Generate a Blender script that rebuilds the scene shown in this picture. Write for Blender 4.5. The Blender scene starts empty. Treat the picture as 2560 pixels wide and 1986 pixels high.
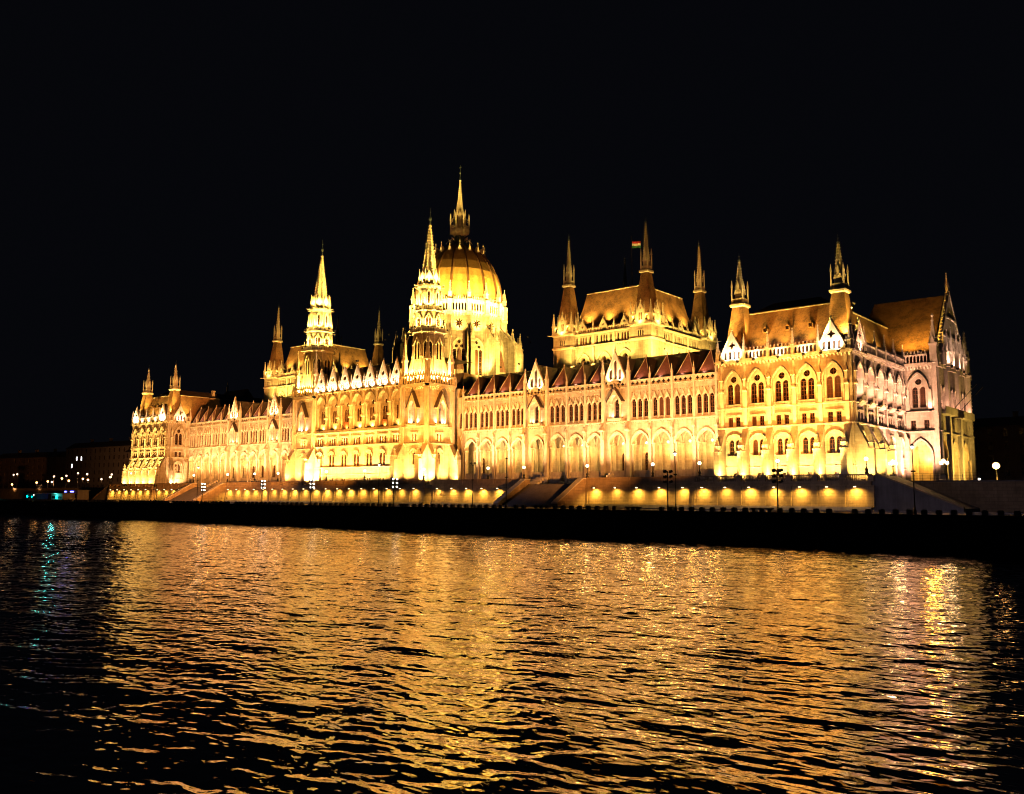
import bpy, math, random
import numpy as np
from mathutils import Vector, Matrix
from mathutils.geometry import tessellate_polygon
random.seed(7)
PI = math.pi
R = math.radians
scene = bpy.context.scene
col = scene.collection

# ------------------------------------------------------------------ camera
CAM = Vector((175.74, -147.24, -2.88))
YAW, PITCH, ROLL, FPX = 40.43, 6.58, 0.30, 2187.6
cd = bpy.data.cameras.new('camera')
cd.sensor_fit = 'HORIZONTAL'
cd.sensor_width = 36.0
cd.lens = 36.0 * FPX / 2560.0
cd.clip_start = 0.5
cd.clip_end = 6000
cam = bpy.data.objects.new('camera', cd)
col.objects.link(cam)
_y, _p, _r = R(YAW), R(PITCH), R(ROLL)
fw = Vector((-math.sin(_y) * math.cos(_p), math.cos(_y) * math.cos(_p), math.sin(_p)))
rt = Vector((math.cos(_y), math.sin(_y), 0))
up = rt.cross(fw)
rt, up = rt * math.cos(_r) + up * math.sin(_r), up * math.cos(_r) - rt * math.sin(_r)
mw = Matrix((rt, up, -fw)).transposed().to_4x4()
mw.translation = CAM
cam.matrix_world = mw
scene.camera = cam

# ------------------------------------------------------------------ night sky, exposure
world = bpy.data.worlds.new('World')
scene.world = world
world.use_nodes = True
bg = world.node_tree.nodes['Background']
bg.inputs[0].default_value = (0.55, 0.62, 0.95, 1)
bg.inputs[1].default_value = 0.0011
vs = scene.view_settings
vs.view_transform = 'Standard'
vs.look = 'None'
vs.exposure = 1.5
vs.gamma = 1.0
cy = scene.cycles
cy.use_denoising = True
cy.max_bounces = 4
cy.diffuse_bounces = 0
cy.glossy_bounces = 3
cy.transmission_bounces = 2
cy.caustics_reflective = False
cy.caustics_refractive = False
cy.sample_clamp_indirect = 4.0
cy.use_light_tree = True
cy.filter_width = 1.15

# flood light colours: sodium yellow, peach (wings), white-hot, pink (south end)
YEL = (1.0, 0.56, 0.12)
ORG = (1.0, 0.34, 0.035)
ORP = (1.0, 0.36, 0.07)
GLD = (1.0, 0.60, 0.11)
PCH = (1.0, 0.53, 0.20)
WHT = (1.0, 0.72, 0.44)
PNK = (1.0, 0.47, 0.29)
COOL = (0.85, 0.68, 0.95)

# ------------------------------------------------------------------ materials
def newmat(name):
    m = bpy.data.materials.new(name)
    m.use_nodes = True
    nt = m.node_tree
    b = nt.nodes['Principled BSDF']
    return m, nt, b

def N(nt, kind, **kw):
    n = nt.nodes.new(kind)
    for k, v in kw.items():
        if k in n.inputs:
            n.inputs[k].default_value = v
        else:
            setattr(n, k, v)
    return n

def stone_mat(name, c1, c2, rough=0.85, bump=0.25, brick=None, scale=0.35):
    m, nt, b = newmat(name)
    tc = N(nt, 'ShaderNodeTexCoord')
    geo = N(nt, 'ShaderNodeNewGeometry')
    n1 = N(nt, 'ShaderNodeTexNoise', Scale=scale, Detail=6.0, Roughness=0.65)
    nt.links.new(geo.outputs['Position'], n1.inputs['Vector'])
    ramp = N(nt, 'ShaderNodeValToRGB')
    ramp.color_ramp.elements[0].position = 0.36
    ramp.color_ramp.elements[0].color = (*c1, 1)
    ramp.color_ramp.elements[1].position = 0.62
    ramp.color_ramp.elements[1].color = (*c2, 1)
    st = N(nt, 'ShaderNodeMapping')
    st.inputs['Scale'].default_value = (1.6, 1.6, 0.12)
    nt.links.new(geo.outputs['Position'], st.inputs['Vector'])
    n4 = N(nt, 'ShaderNodeTexNoise', Scale=1.0, Detail=5.0, Roughness=0.7)      # rain streaks
    nt.links.new(st.outputs[0], n4.inputs['Vector'])
    mxs = N(nt, 'ShaderNodeMix', data_type='FLOAT')
    mxs.inputs['Factor'].default_value = 0.5
    nt.links.new(n1.outputs['Fac'], mxs.inputs['A'])
    nt.links.new(n4.outputs['Fac'], mxs.inputs['B'])
    nt.links.new(mxs.outputs['Result'], ramp.inputs['Fac'])
    out = ramp.outputs['Color']
    hgt = None
    n2 = N(nt, 'ShaderNodeTexNoise', Scale=9.0, Detail=4.0, Roughness=0.7)
    nt.links.new(geo.outputs['Position'], n2.inputs['Vector'])
    hgt = n2.outputs['Fac']
    if brick:
        # ashlar courses: object coordinates, wall runs along x, height z
        sep = N(nt, 'ShaderNodeSeparateXYZ')
        nt.links.new(tc.outputs['Object'], sep.inputs[0])
        add = N(nt, 'ShaderNodeMath', operation='ADD')
        nt.links.new(sep.outputs['X'], add.inputs[0])
        nt.links.new(sep.outputs['Y'], add.inputs[1])
        cmb = N(nt, 'ShaderNodeCombineXYZ')
        nt.links.new(add.outputs[0], cmb.inputs['X'])
        nt.links.new(sep.outputs['Z'], cmb.inputs['Y'])
        bt = N(nt, 'ShaderNodeTexBrick')
        bt.inputs['Scale'].default_value = 1.0
        bt.inputs['Brick Width'].default_value = brick[0]
        bt.inputs['Row Height'].default_value = brick[1]
        bt.inputs['Mortar Size'].default_value = brick[2]
        bt.inputs['Mortar Smooth'].default_value = 0.3
        bt.inputs['Color1'].default_value = (1, 1, 1, 1)
        bt.inputs['Color2'].default_value = (0.72, 0.72, 0.72, 1)
        bt.inputs['Mortar'].default_value = (0.5, 0.5, 0.5, 1)
        nt.links.new(cmb.outputs[0], bt.inputs['Vector'])
        mix = N(nt, 'ShaderNodeMix', data_type='RGBA', blend_type='MULTIPLY')
        mix.inputs['Factor'].default_value = 0.8
        nt.links.new(out, mix.inputs['A'])
        nt.links.new(bt.outputs['Color'], mix.inputs['B'])
        out = mix.outputs['Result']
        ad = N(nt, 'ShaderNodeMath', operation='MULTIPLY_ADD')
        nt.links.new(bt.outputs['Fac'], ad.inputs[0])
        ad.inputs[1].default_value = -1.2
        nt.links.new(n2.outputs['Fac'], ad.inputs[2])
        hgt = ad.outputs[0]
    nt.links.new(out, b.inputs['Base Color'])
    b.inputs['Roughness'].default_value = rough
    bp = N(nt, 'ShaderNodeBump', Strength=bump, Distance=0.06)
    nt.links.new(hgt, bp.inputs['Height'])
    nt.links.new(bp.outputs['Normal'], b.inputs['Normal'])
    return m

def plain_mat(name, c, rough=0.6, metal=0.0, emit=None, es=0.0):
    m, nt, b = newmat(name)
    b.inputs['Base Color'].default_value = (*c, 1)
    b.inputs['Roughness'].default_value = rough
    b.inputs['Metallic'].default_value = metal
    geo = N(nt, 'ShaderNodeNewGeometry')
    n1 = N(nt, 'ShaderNodeTexNoise', Scale=2.5, Detail=3.0)
    nt.links.new(geo.outputs['Position'], n1.inputs['Vector'])
    mr = N(nt, 'ShaderNodeMapRange')
    mr.inputs['To Min'].default_value = max(0.05, rough - 0.15)
    mr.inputs['To Max'].default_value = min(1, rough + 0.15)
    nt.links.new(n1.outputs['Fac'], mr.inputs['Value'])
    nt.links.new(mr.outputs[0], b.inputs['Roughness'])
    if emit:
        b.inputs['Emission Color'].default_value = (*emit, 1)
        b.inputs['Emission Strength'].default_value = es
    return m

def slate_mat(name, c1, c2, row=0.35, rough=0.55):
    m, nt, b = newmat(name)
    geo = N(nt, 'ShaderNodeNewGeometry')
    n1 = N(nt, 'ShaderNodeTexNoise', Scale=0.5, Detail=7.0, Roughness=0.7)
    nt.links.new(geo.outputs['Position'], n1.inputs['Vector'])
    n3 = N(nt, 'ShaderNodeTexNoise', Scale=5.0, Detail=3.0, Roughness=0.7)
    nt.links.new(geo.outputs['Position'], n3.inputs['Vector'])
    av = N(nt, 'ShaderNodeMath', operation='MULTIPLY_ADD')
    av.inputs[1].default_value = 0.75
    nt.links.new(n3.outputs['Fac'], av.inputs[0])
    nt.links.new(n1.outputs['Fac'], av.inputs[2])
    ramp = N(nt, 'ShaderNodeValToRGB')
    ramp.color_ramp.elements[0].position = 0.66
    ramp.color_ramp.elements[0].color = (*c1, 1)
    ramp.color_ramp.elements[1].position = 0.99
    ramp.color_ramp.elements[1].color = (*c2, 1)
    nt.links.new(av.outputs[0], ramp.inputs['Fac'])
    nt.links.new(ramp.outputs['Color'], b.inputs['Base Color'])
    b.inputs['Roughness'].default_value = rough
    w = N(nt, 'ShaderNodeTexWave', wave_type='BANDS', bands_direction='Z', wave_profile='SAW')
    w.inputs['Scale'].default_value = 1.0 / row / 3.14
    w.inputs['Distortion'].default_value = 0.6
    w.inputs['Detail'].default_value = 2.0
    nt.links.new(geo.outputs['Position'], w.inputs['Vector'])
    ad = N(nt, 'ShaderNodeMath', operation='ADD')
    nt.links.new(w.outputs['Fac'], ad.inputs[0])
    nt.links.new(n3.outputs['Fac'], ad.inputs[1])
    bp = N(nt, 'ShaderNodeBump', Strength=0.6, Distance=0.08)
    nt.links.new(ad.outputs[0], bp.inputs['Height'])
    nt.links.new(bp.outputs['Normal'], b.inputs['Normal'])
    return m

STONE = stone_mat('limestone', (0.27, 0.22, 0.16), (0.55, 0.49, 0.40), brick=(1.1, 0.45, 0.012))
TRIM = stone_mat('limestone_trim', (0.34, 0.29, 0.22), (0.60, 0.54, 0.45), scale=0.8)
RETAIN = stone_mat('retaining_stone', (0.24, 0.165, 0.09), (0.42, 0.30, 0.17), brick=(1.3, 0.55, 0.03), bump=0.6, scale=0.6)
GRANITE = stone_mat('granite', (0.10, 0.09, 0.085), (0.20, 0.18, 0.17), bump=0.3)
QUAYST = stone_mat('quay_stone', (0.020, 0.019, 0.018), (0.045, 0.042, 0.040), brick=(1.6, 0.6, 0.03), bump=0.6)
STEPST = stone_mat('step_stone', (0.10, 0.085, 0.075), (0.17, 0.15, 0.135), bump=0.3)
ASPH = stone_mat('asphalt', (0.035, 0.034, 0.034), (0.065, 0.063, 0.062), bump=0.3)
PAVE = stone_mat('paving', (0.16, 0.14, 0.12), (0.26, 0.23, 0.20), brick=(0.9, 0.9, 0.02))
SLATE = slate_mat('brown_slate', (0.05, 0.027, 0.014), (0.24, 0.132, 0.06))
DSLATE = slate_mat('dark_slate', (0.030, 0.020, 0.017), (0.065, 0.043, 0.036))
RTILE = slate_mat('red_tile', (0.085, 0.040, 0.030), (0.17, 0.080, 0.060))
DOMEM = slate_mat('dome_slate', (0.24, 0.155, 0.045), (0.36, 0.235, 0.075), row=0.5, rough=0.5)
RIBM = plain_mat('dome_rib', (0.09, 0.045, 0.02), 0.55)
GLASS = plain_mat('window_glass', (0.014, 0.007, 0.005), 0.25)
CURTAIN = plain_mat('curtained_glass', (0.055, 0.022, 0.010), 0.4)
FRAME = plain_mat('window_frame', (0.10, 0.04, 0.018), 0.6)
LITWIN = plain_mat('lit_window', (0.8, 0.8, 0.8), 0.4, emit=(0.85, 0.92, 1.0), es=3.0)
IRON = plain_mat('dark_iron', (0.018, 0.016, 0.015), 0.5, 0.6)
COPPER = plain_mat('finial_metal', (0.10, 0.13, 0.14), 0.4, 0.7)
GLOBE = plain_mat('lamp_globe', (0.9, 0.85, 0.75), 0.3, emit=(1.0, 0.66, 0.32), es=5.0)
LAMPW = plain_mat('lamp_white', (0.9, 0.9, 0.9), 0.3, emit=(1.0, 0.85, 0.66), es=3.5)
LAMPF = plain_mat('lamp_far', (0.9, 0.8, 0.7), 0.3, emit=(1.0, 0.72, 0.5), es=1.3)
LAMPO = plain_mat('lamp_orange', (0.9, 0.7, 0.4), 0.3, emit=(1.0, 0.45, 0.13), es=6.0)
TEAL = plain_mat('lamp_teal', (0.2, 0.8, 0.8), 0.3, emit=(0.0, 0.80, 0.72), es=14.0)
BLUE = plain_mat('lamp_blue', (0.1, 0.1, 0.8), 0.3, emit=(0.07, 0.07, 1.0), es=10.0)
FLAGR = plain_mat('flag_red', (0.45, 0.03, 0.03), 0.8)
FLAGW = plain_mat('flag_white', (0.8, 0.78, 0.75), 0.8)
FLAGG = plain_mat('flag_green', (0.02, 0.14, 0.05), 0.8)
FARWALL = stone_mat('far_facade', (0.16, 0.11, 0.08), (0.24, 0.17, 0.12))
BANNER = plain_mat('red_banner', (0.22, 0.07, 0.03), 0.8)

# ------------------------------------------------------------------ mesh toolkit
class MB:
    """collects faces; local frame: x along a facade, -y outwards, z up"""
    def __init__(s):
        s.v = []; s.f = []; s.fm = []; s.mats = []; s.cur = 0
        s.T = None
    def use(s, mat):
        if mat not in s.mats:
            s.mats.append(mat)
        s.cur = s.mats.index(mat)
        return s
    def xf(s, ox=0, oy=0, a=0, oz=0):
        s.T = (ox, oy, math.cos(a), math.sin(a), oz)
        return s
    def add(s, pts, faces):
        b = len(s.v)
        if s.T:
            ox, oy, c, n, oz = s.T
            pts = [(ox + x * c - y * n, oy + x * n + y * c, z + oz) for x, y, z in pts]
        s.v.extend(pts)
        for f in faces:
            s.f.append([b + i for i in f]); s.fm.append(s.cur)
    def box(s, x0, x1, y0, y1, z0, z1):
        s.add([(x0,y0,z0),(x1,y0,z0),(x1,y1,z0),(x0,y1,z0),(x0,y0,z1),(x1,y0,z1),(x1,y1,z1),(x0,y1,z1)],
              [(0,3,2,1),(4,5,6,7),(0,1,5,4),(1,2,6,5),(2,3,7,6),(3,0,4,7)])
    def hull2(s, a, b):
        """two equal rings of points joined, with caps"""
        n = len(a)
        s.add(list(a) + list(b), [tuple(reversed(range(n))), tuple(range(n, 2*n))] +
              [(i, (i+1) % n, n+(i+1) % n, n+i) for i in range(n)])
    def prism(s, poly, y0, y1):
        s.hull2([(x, y0, z) for x, z in poly], [(x, y1, z) for x, z in poly])
    def prismx(s, poly, x0, x1):
        s.hull2([(x0, y, z) for y, z in poly], [(x1, y, z) for y, z in poly])
    def lathe(s, prof, n=8, cx=0, cy=0, rot=None, cap=True):
        rot = PI / n if rot is None else rot
        pts = []
        for r, z in prof:
            for k in range(n):
                t = rot + 2*PI*k/n
                pts.append((cx + r*math.cos(t), cy + r*math.sin(t), z))
        fs = []
        for j in range(len(prof)-1):
            for k in range(n):
                a = j*n+k; b = j*n+(k+1) % n
                fs.append((a, b, b+n, a+n))
        if cap:
            fs.append(tuple(reversed(range(n))))
            fs.append(tuple(range((len(prof)-1)*n, len(prof)*n)))
        s.add(pts, fs)
    def sq(s, prof, cx=0, cy=0):
        s.lathe([(h*1.41421356, z) for h, z in prof], 4, cx, cy)
    def face(s, outer, holes, y, depth=0.0, flip=False):
        """flat outline in the x-z plane at y with holes; hole sides run back by depth"""
        loops = [[Vector((x, z, 0)) for x, z in outer]] + [[Vector((x, z, 0)) for x, z in h] for h in holes]
        flat = [p for l in loops for p in l]
        tri = tessellate_polygon(loops)
        s.add([(p.x, y, p.y) for p in flat], [tuple(t) for t in tri])
        if depth:
            for h in holes:
                n = len(h)
                s.add([(x, y, z) for x, z in h] + [(x, y+depth, z) for x, z in h],
                      [(i, (i+1) % n, n+(i+1) % n, n+i) for i in range(n)])
    def slab(s, outer, holes, y0, y1):
        """freestanding plate with pierced holes"""
        s.face(outer, holes, y0, y1-y0)
        s.face(outer, holes, y1)
        n = len(outer)
        s.add([(x, y0, z) for x, z in outer] + [(x, y1, z) for x, z in outer],
              [(i, (i+1) % n, n+(i+1) % n, n+i) for i in range(n)])
    def band(s, inner, outer, y0, y1):
        """moulding between two polylines of the same length, standing from y0 (front) back to y1"""
        n = len(inner)
        p = [(x, y0, z) for x, z in inner] + [(x, y0, z) for x, z in outer] + \
            [(x, y1, z) for x, z in inner] + [(x, y1, z) for x, z in outer]
        f = []
        for i in range(n-1):
            f.append((i, i+1, n+i+1, n+i))
            f.append((n+i, n+i+1, 3*n+i+1, 3*n+i))
            f.append((i, i+1, 2*n+i+1, 2*n+i))
        f.append((0, n, 3*n, 2*n)); f.append((n-1, 2*n-1, 4*n-1, 3*n-1))
        s.add(p, f)
    def crockets(s, p, q, step, size):
        p = Vector(p); q = Vector(q)
        n = max(2, int((q-p).length/step))
        for i in range(n):
            c = p.lerp(q, (i+0.5)/n); h = size*(1-0.35*i/n)
            s.add([(c.x-h,c.y,c.z),(c.x+h,c.y,c.z),(c.x,c.y-h,c.z),(c.x,c.y+h,c.z),(c.x,c.y,c.z-h*.8),(c.x,c.y,c.z+h*1.1)],
                  [(0,2,5),(2,1,5),(1,3,5),(3,0,5),(2,0,4),(1,2,4),(3,1,4),(0,3,4)])
    def tube(s, p, q, r0, r1=None, n=6):
        r1 = r0 if r1 is None else r1
        p = Vector(p); q = Vector(q); d = (q-p).normalized()
        u = d.orthogonal().normalized(); w = d.cross(u)
        a = [tuple(p + (u*math.cos(2*PI*k/n) + w*math.sin(2*PI*k/n))*r0) for k in range(n)]
        b = [tuple(q + (u*math.cos(2*PI*k/n) + w*math.sin(2*PI*k/n))*r1) for k in range(n)]
        s.hull2(a, b)
    def ball(s, c, r, n=8, k=5):
        prof = [(max(0.001, r*math.sin(PI*i/k)), c[2]-r*math.cos(PI*i/k)) for i in range(k+1)]
        s.lathe(prof, n, c[0], c[1])
    def mesh(s, name, mat=None):
        me = bpy.data.meshes.new(name)
        me.from_pydata(s.v, [], s.f)
        for m in (s.mats or [mat]):
            me.materials.append(m)
        if len(s.mats) > 1:
            me.polygons.foreach_set('material_index', s.fm)
        return me
    def build(s, name, mat=None, parent=None, loc=(0,0,0), rz=0):
        return put(name, s.mesh(name, mat), parent, loc, rz)

def put(name, me, parent=None, loc=(0,0,0), rz=0, sc=None):
    o = bpy.data.objects.new(name, me)
    col.objects.link(o)
    o.location = loc
    o.rotation_euler = (0, 0, rz)
    if sc: o.scale = sc
    if parent: o.parent = parent
    return o

def thing(name, label, cat, loc=(0,0,0), rz=0, group=None):
    o = put(name, None, None, loc, rz)
    return tag(o, label, cat, group)

def tag(o, label, cat, group=None):
    o['label'] = label; o['category'] = cat
    if group: o['group'] = group
    return o

def struct(o):
    o['kind'] = 'structure'
    return o

def arch(xc, hw, z0, zs, zt, n=5):
    """outline of an opening: jambs from z0, springing zs, top zt (pointed when taller than half width)"""
    h = zt - zs
    pts = [(xc-hw, z0), (xc-hw, zs)]
    if h <= 0.01:
        return [(xc-hw, z0), (xc-hw, zs), (xc+hw, zs), (xc+hw, z0)]
    L = []
    if h > hw*1.05:
        x0 = (h*h-hw*hw)/(2*hw); rr = hw+x0
        a1 = math.acos(x0/rr)
        for i in range(1, n+1):
            t = a1*i/n
            L.append((-(rr*math.cos(t)-x0), rr*math.sin(t)))
    else:
        for i in range(1, n+1):
            t = PI/2*i/n
            L.append((-hw*math.cos(t), h*math.sin(t)))
    pts += [(xc+x, zs+z) for x, z in L]
    pts += [(xc-x, zs+z) for x, z in reversed(L[:-1])]
    pts += [(xc+hw, zs), (xc+hw, z0)]
    return pts

def rect(x0, x1, z0, z1):
    return [(x0, z0), (x0, z1), (x1, z1), (x1, z0)]

def circ(xc, zc, r, n=10):
    return [(xc+r*math.cos(2*PI*i/n), zc+r*math.sin(2*PI*i/n)) for i in range(n)]

def foil(xc, zc, r, lobes=4, n=16, rot=0.0):
    return [(xc+r*(0.72+0.28*math.cos(lobes*(t-rot)))*math.cos(t), zc+r*(0.72+0.28*math.cos(lobes*(t-rot)))*math.sin(t))
            for t in [2*PI*i/n for i in range(n)]]

def cross(xc, zc, r):
    a = r*0.36
    return [(xc-a,zc-r),(xc-a,zc-a),(xc-r,zc-a),(xc-r,zc+a),(xc-a,zc+a),(xc-a,zc+r),(xc+a,zc+r),(xc+a,zc+a),(xc+r,zc+a),(xc+r,zc-a),(xc+a,zc-a),(xc+a,zc-r)]

_cache = {}
def cached(key, fn):
    if key not in _cache:
        _cache[key] = fn()
    return _cache[key]

def window(par, xc, z0, hw, zs, zt, y=0.0, depth=0.35, name='arched_window', bars=(1, 3)):
    """pane with glazing bars, set back in its opening"""
    pane = GLASS if random.random() > 0.08 else CURTAIN
    key = ('win', name, round(hw,2), round(zs-z0,2), round(zt-z0,2), depth, bars, pane.name)
    def mk():
        m = MB(); m.use(pane)
        out = arch(0, hw+0.02, -0.02, zs-z0, zt-z0+0.02, 4)
        m.face(out, [], depth)
        m.use(FRAME)
        t = 0.05
        ins = arch(0, hw-0.07, 0.05, zs-z0, zt-z0-0.07, 4)
        m.band(ins, arch(0, hw, -0.0, zs-z0, zt-z0, 4), depth-0.08, depth)
        m.box(-hw, hw, depth-0.08, depth, 0, 0.09)
        for i in range(1, bars[0]+1):
            x = -hw+2*hw*i/(bars[0]+1)
            m.box(x-t*.6, x+t*.6, depth-0.06, depth, 0.09, zs-z0)
        for j in range(1, bars[1]+1):
            z = (zs-z0)*j/bars[1]
            m.box(-hw+.03, hw-.03, depth-0.055, depth, z-t*.7, z+t*.7)
        return m.mesh(name)
    return put(name, cached(key, mk), par, (xc, y, z0))

def roundel(par, xc, zc, r, y=0.0, depth=0.3, name='round_window', lobes=0):
    def mk():
        m = MB(); m.use(GLASS)
        m.face(circ(0, 0, r*1.02, 14), [], depth)
        m.use(FRAME)
        m.box(-r, r, depth-0.05, depth, -.03, .03); m.box(-.03, .03, depth-0.048, depth, -r, r)
        return m.mesh(name)
    return put(name, cached(('rd', name, round(r,2), depth), mk), par, (xc, y, zc))

def pinnacle_mesh(h, w):
    def mk():
        m = MB(); m.use(TRIM)
        s = h*0.42
        m.sq([(w/2, 0), (w/2, s*0.82), (w*.62, s*.86), (w*.62, s*.93), (w*.5, s), (w*.42, s), (w*.1, h*.9), (w*.05, h*.93)])
        for a in range(4):          # small gablets on the shaft
            m.xf(0, 0, a*PI/2)
            m.prism([(-w*.5, s*.8), (w*.5, s*.8), (0, s*1.3)], -w*.58, -w*.40)
        m.xf()
        for sx, sy in ((1,1),(1,-1),(-1,1),(-1,-1)):
            m.crockets((sx*w*.42, sy*w*.42, s*1.05), (sx*w*.1, sy*w*.1, h*.9), h*.11, w*.13)
        m.lathe([(w*.04, h*.9), (w*.22, h*.945), (w*.04, h)], 6)
        return m.mesh('pinnacle')
    return cached(('pin', round(h,1), round(w,2)), mk)

def pinnacle(par, x, y, z, h, w, name='pinnacle'):
    return put(name, pinnacle_mesh(h, w), par, (x, y, z))

def gable(par, xc, z0, hw, zt, y=0.0, th=0.35, kind='rose', name='gable'):
    """pierced stone gable with crocketed rake and a finial"""
    def mk():
        h = zt-z0
        m = MB(); m.use(TRIM)
        zb = 0.30*h if kind != 'lancet' else 0.10*h
        out = [(-hw, 0), (-hw, zb*.5), (0, h), (hw, zb*.5), (hw, 0)]
        holes = []
        if kind == 'rose':
            n = 4
            sp = hw*1.5/n
            for i in range(n):
                x = (i-(n-1)/2)*sp
                holes.append(arch(x, sp*.34, h*.05, h*.27, h*.33, 3))
            holes.append(foil(0, h*.55, hw*.34, 4, 16, 0))
        elif kind == 'round':
            for i in range(4):
                x = (i-1.5)*hw*.38
                holes.append(arch(x, hw*.14, h*.05, h*.25, h*.30, 3))
            holes.append(circ(0, h*.52, hw*.30, 12))
        else:
            for x, t in ((-hw*.42, .42), (0, .72), (hw*.42, .42)):
                holes.append(arch(x, hw*.17, h*.06, h*(t-.1), h*t, 3))
        m.slab(out, holes, -th, 0)
        m.use(DSLATE)
        m.prism([(-hw*.92, 0), (hw*.92, 0), (hw*.92, zb*.45), (0, h*.9), (-hw*.92, zb*.45)], .42, 1.5)
        m.use(TRIM)
        for sx in (-1, 1):
            a = Vector((sx*hw, -th-.07, zb*.5)); b = Vector((0, -th-.07, h))
            m.prism([(sx*hw, zb*.5-.05), (sx*(hw+.16), zb*.5-.05), (0, h+.28), (0, h-.02)], -th-.12, .05)
            m.crockets((sx*(hw+.14), -th*.5, zb*.5+.1), (0.06*sx, -th*.5, h+.2), h*.09, .17)
        m.lathe([(.10, h), (.12, h+.35), (.26, h+.5), (.10, h+.62), (.04, h+1.0)], 6, 0, -th/2)
        return m.mesh(name)
    return put(name, cached(('gab', name, kind, round(hw,2), round(zt-z0,2), th), mk), par, (xc, y, z0))

def parapet(par, x0, x1, z0, z1, zc, y=0.0, n=None, th=0.3, name='parapet'):
    """blind arcade parapet with a toothed crest"""
    L = x1-x0
    n = n or max(2, int(round(L/0.66)))
    key = ('par', name, round(L,2), round(z1-z0,2), round(zc-z0,2), n, th)
    def mk():
        m = MB(); m.use(TRIM)
        sp = L/n; h = z1-z0
        holes = [arch((i+.5)*sp, sp*.36, h*.08, h*.74, h*.93, 3) for i in range(n)]
        m.slab(rect(0, L, 0, h), holes, -th, 0)
        m.box(-.02, L+.02, -th-.08, .06, h, h+.10)
        m.box(-.02, L+.02, -th-.10, .06, -.08, .07)
        c = zc-z0
        for i in range(n):
            x = (i+.5)*sp
            m.prism([(x-sp*.34, h+.10), (x+sp*.34, h+.10), (x+sp*.13, c-.12), (x+sp*.16, c), (x-sp*.16, c), (x-sp*.13, c-.12)], -th*.75, -th*.2)
        return m.mesh(name)
    return put(name, cached(key, mk), par, (x0, y, z0))

def buttress(par, x, w, proj, zk, zt, y=0.0, pin=True, name='buttress'):
    """stepped buttress: upright front to zk, gablet and pinnacle, raking back to the wall at zt"""
    key = ('but', round(w,2), round(proj,2), round(zk,2), round(zt,2), pin)
    def mk():
        m = MB(); m.use(STONE)
        m.prismx([(0, 0), (-proj, 0), (-proj, zk), (-proj*.72, zk+.1), (-.25, zt), (0, zt)], -w/2, w/2)
        m.box(-w/2-.12, w/2+.12, -proj-.14, 0, 0, .8)
        m.prismx([(-proj*.74, zk+.12), (-.27, zt+.0), (-.25, zt+.14), (-proj*.74, zk+.30)], -w/2-.09, w/2+.09)
        if pin:
            m.use(TRIM)
            m.box(-w/2-.06, w/2+.06, -proj-.07, -proj*.62, zk-.2, zk-.003)
            m.xf(0, -proj*.82, 0, zk)
            m.sq([(w*.42, 0), (w*.42, .9), (w*.5, .95), (w*.36, 1.1), (w*.06, 2.5)])
            for sx, sy in ((1,1),(1,-1),(-1,1),(-1,-1)):
                m.crockets((sx*w*.36, sy*w*.36, 1.1), (sx*w*.06, sy*w*.06, 2.5), .4, .10)
            m.xf()
        return m.mesh(name)
    return put(name, cached(key, mk), par, (x, y, 0))

def hood(m, xc, hw, zs, zt, y, t=0.22, proj=0.22, z0=None):
    z0 = zs-.05 if z0 is None else z0
    m.band(arch(xc, hw, z0, zs, zt), arch(xc, hw+t, z0, zs, zt+t*1.25), y-proj, y+.02)

# ------------------------------------------------------------------ lights
GAIN = 6.0      # one knob for all flood lamps
def lamp_mesh():
    def mk():
        m = MB(); m.use(IRON)
        m.box(-.22, .22, -.18, .18, -.16, .12)
        m.prismx([(-.18, .12), (.18, .12), (.10, .22), (-.10, .22)], -.2, .2)
        m.box(-.05, .05, -.05, .05, -.42, -.16)
        return m.mesh('flood_lamp')
    return cached('floodlamp', mk)

def light_data(power, color, angle, blend, radius):
    key = ('L', round(power,1), color, angle, blend, radius)
    def mk():
        l = bpy.data.lights.new('flood', 'SPOT')
        l.energy = power*GAIN; l.color = color
        l.spot_size = R(angle); l.spot_blend = blend
        l.shadow_soft_size = radius
        return l
    return cached(key, mk)

def flood(par, loc, target, power, color, angle=110, blend=0.8, radius=0.25, body=True):
    """flood lamp with its own light; loc and target in the parent's frame"""
    loc = Vector(loc); target = Vector(target)
    d = (target-loc).normalized()
    if body:
        b = put('flood_lamp', lamp_mesh(), par, loc - d*0.35)
        b.rotation_euler = d.to_track_quat('Z', 'Y').to_euler()
    o = bpy.data.objects.new('flood_light', light_data(power, color, angle, blend, radius))
    col.objects.link(o)
    o.parent = par
    o.location = loc
    o.rotation_euler = d.to_track_quat('-Z', 'Y').to_euler()
    return o

def point(par, loc, power, color, radius=0.15):
    def mk():
        l = bpy.data.lights.new('lamp_light', 'POINT')
        l.energy = power*min(GAIN, 3.0); l.color = color; l.shadow_soft_size = radius
        return l
    o = bpy.data.objects.new('lamp_light', cached(('P', power, color, radius), mk))
    col.objects.link(o); o.parent = par; o.location = loc
    return o

# ------------------------------------------------------------------ setting: river, quay, road, ground
WZ = -8.6          # water level
RZ = -4.65          # embankment road level
def wave_height(X, Y):
    rng = np.random.RandomState(3)
    H = np.zeros_like(X)
    main = R(100)                     # waves run roughly across the river
    for i in range(70):
        lam = 0.58 * (5.5/0.58) ** (rng.rand()**1.9)
        th = main + rng.randn()*0.50
        k = 2*PI/lam
        slope = 0.0140 * lam**-0.32
        ph = rng.rand()*2*PI
        H += slope/k*np.sin(k*(X*math.cos(th) + Y*math.sin(th)) + ph)
    patch = 0.75+0.35*np.sin(X*.05+Y*.09+1)*np.sin(X*.031-Y*.06)+0.25*np.sin(X*.011+2.0+Y*.02)
    return H*patch

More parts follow.
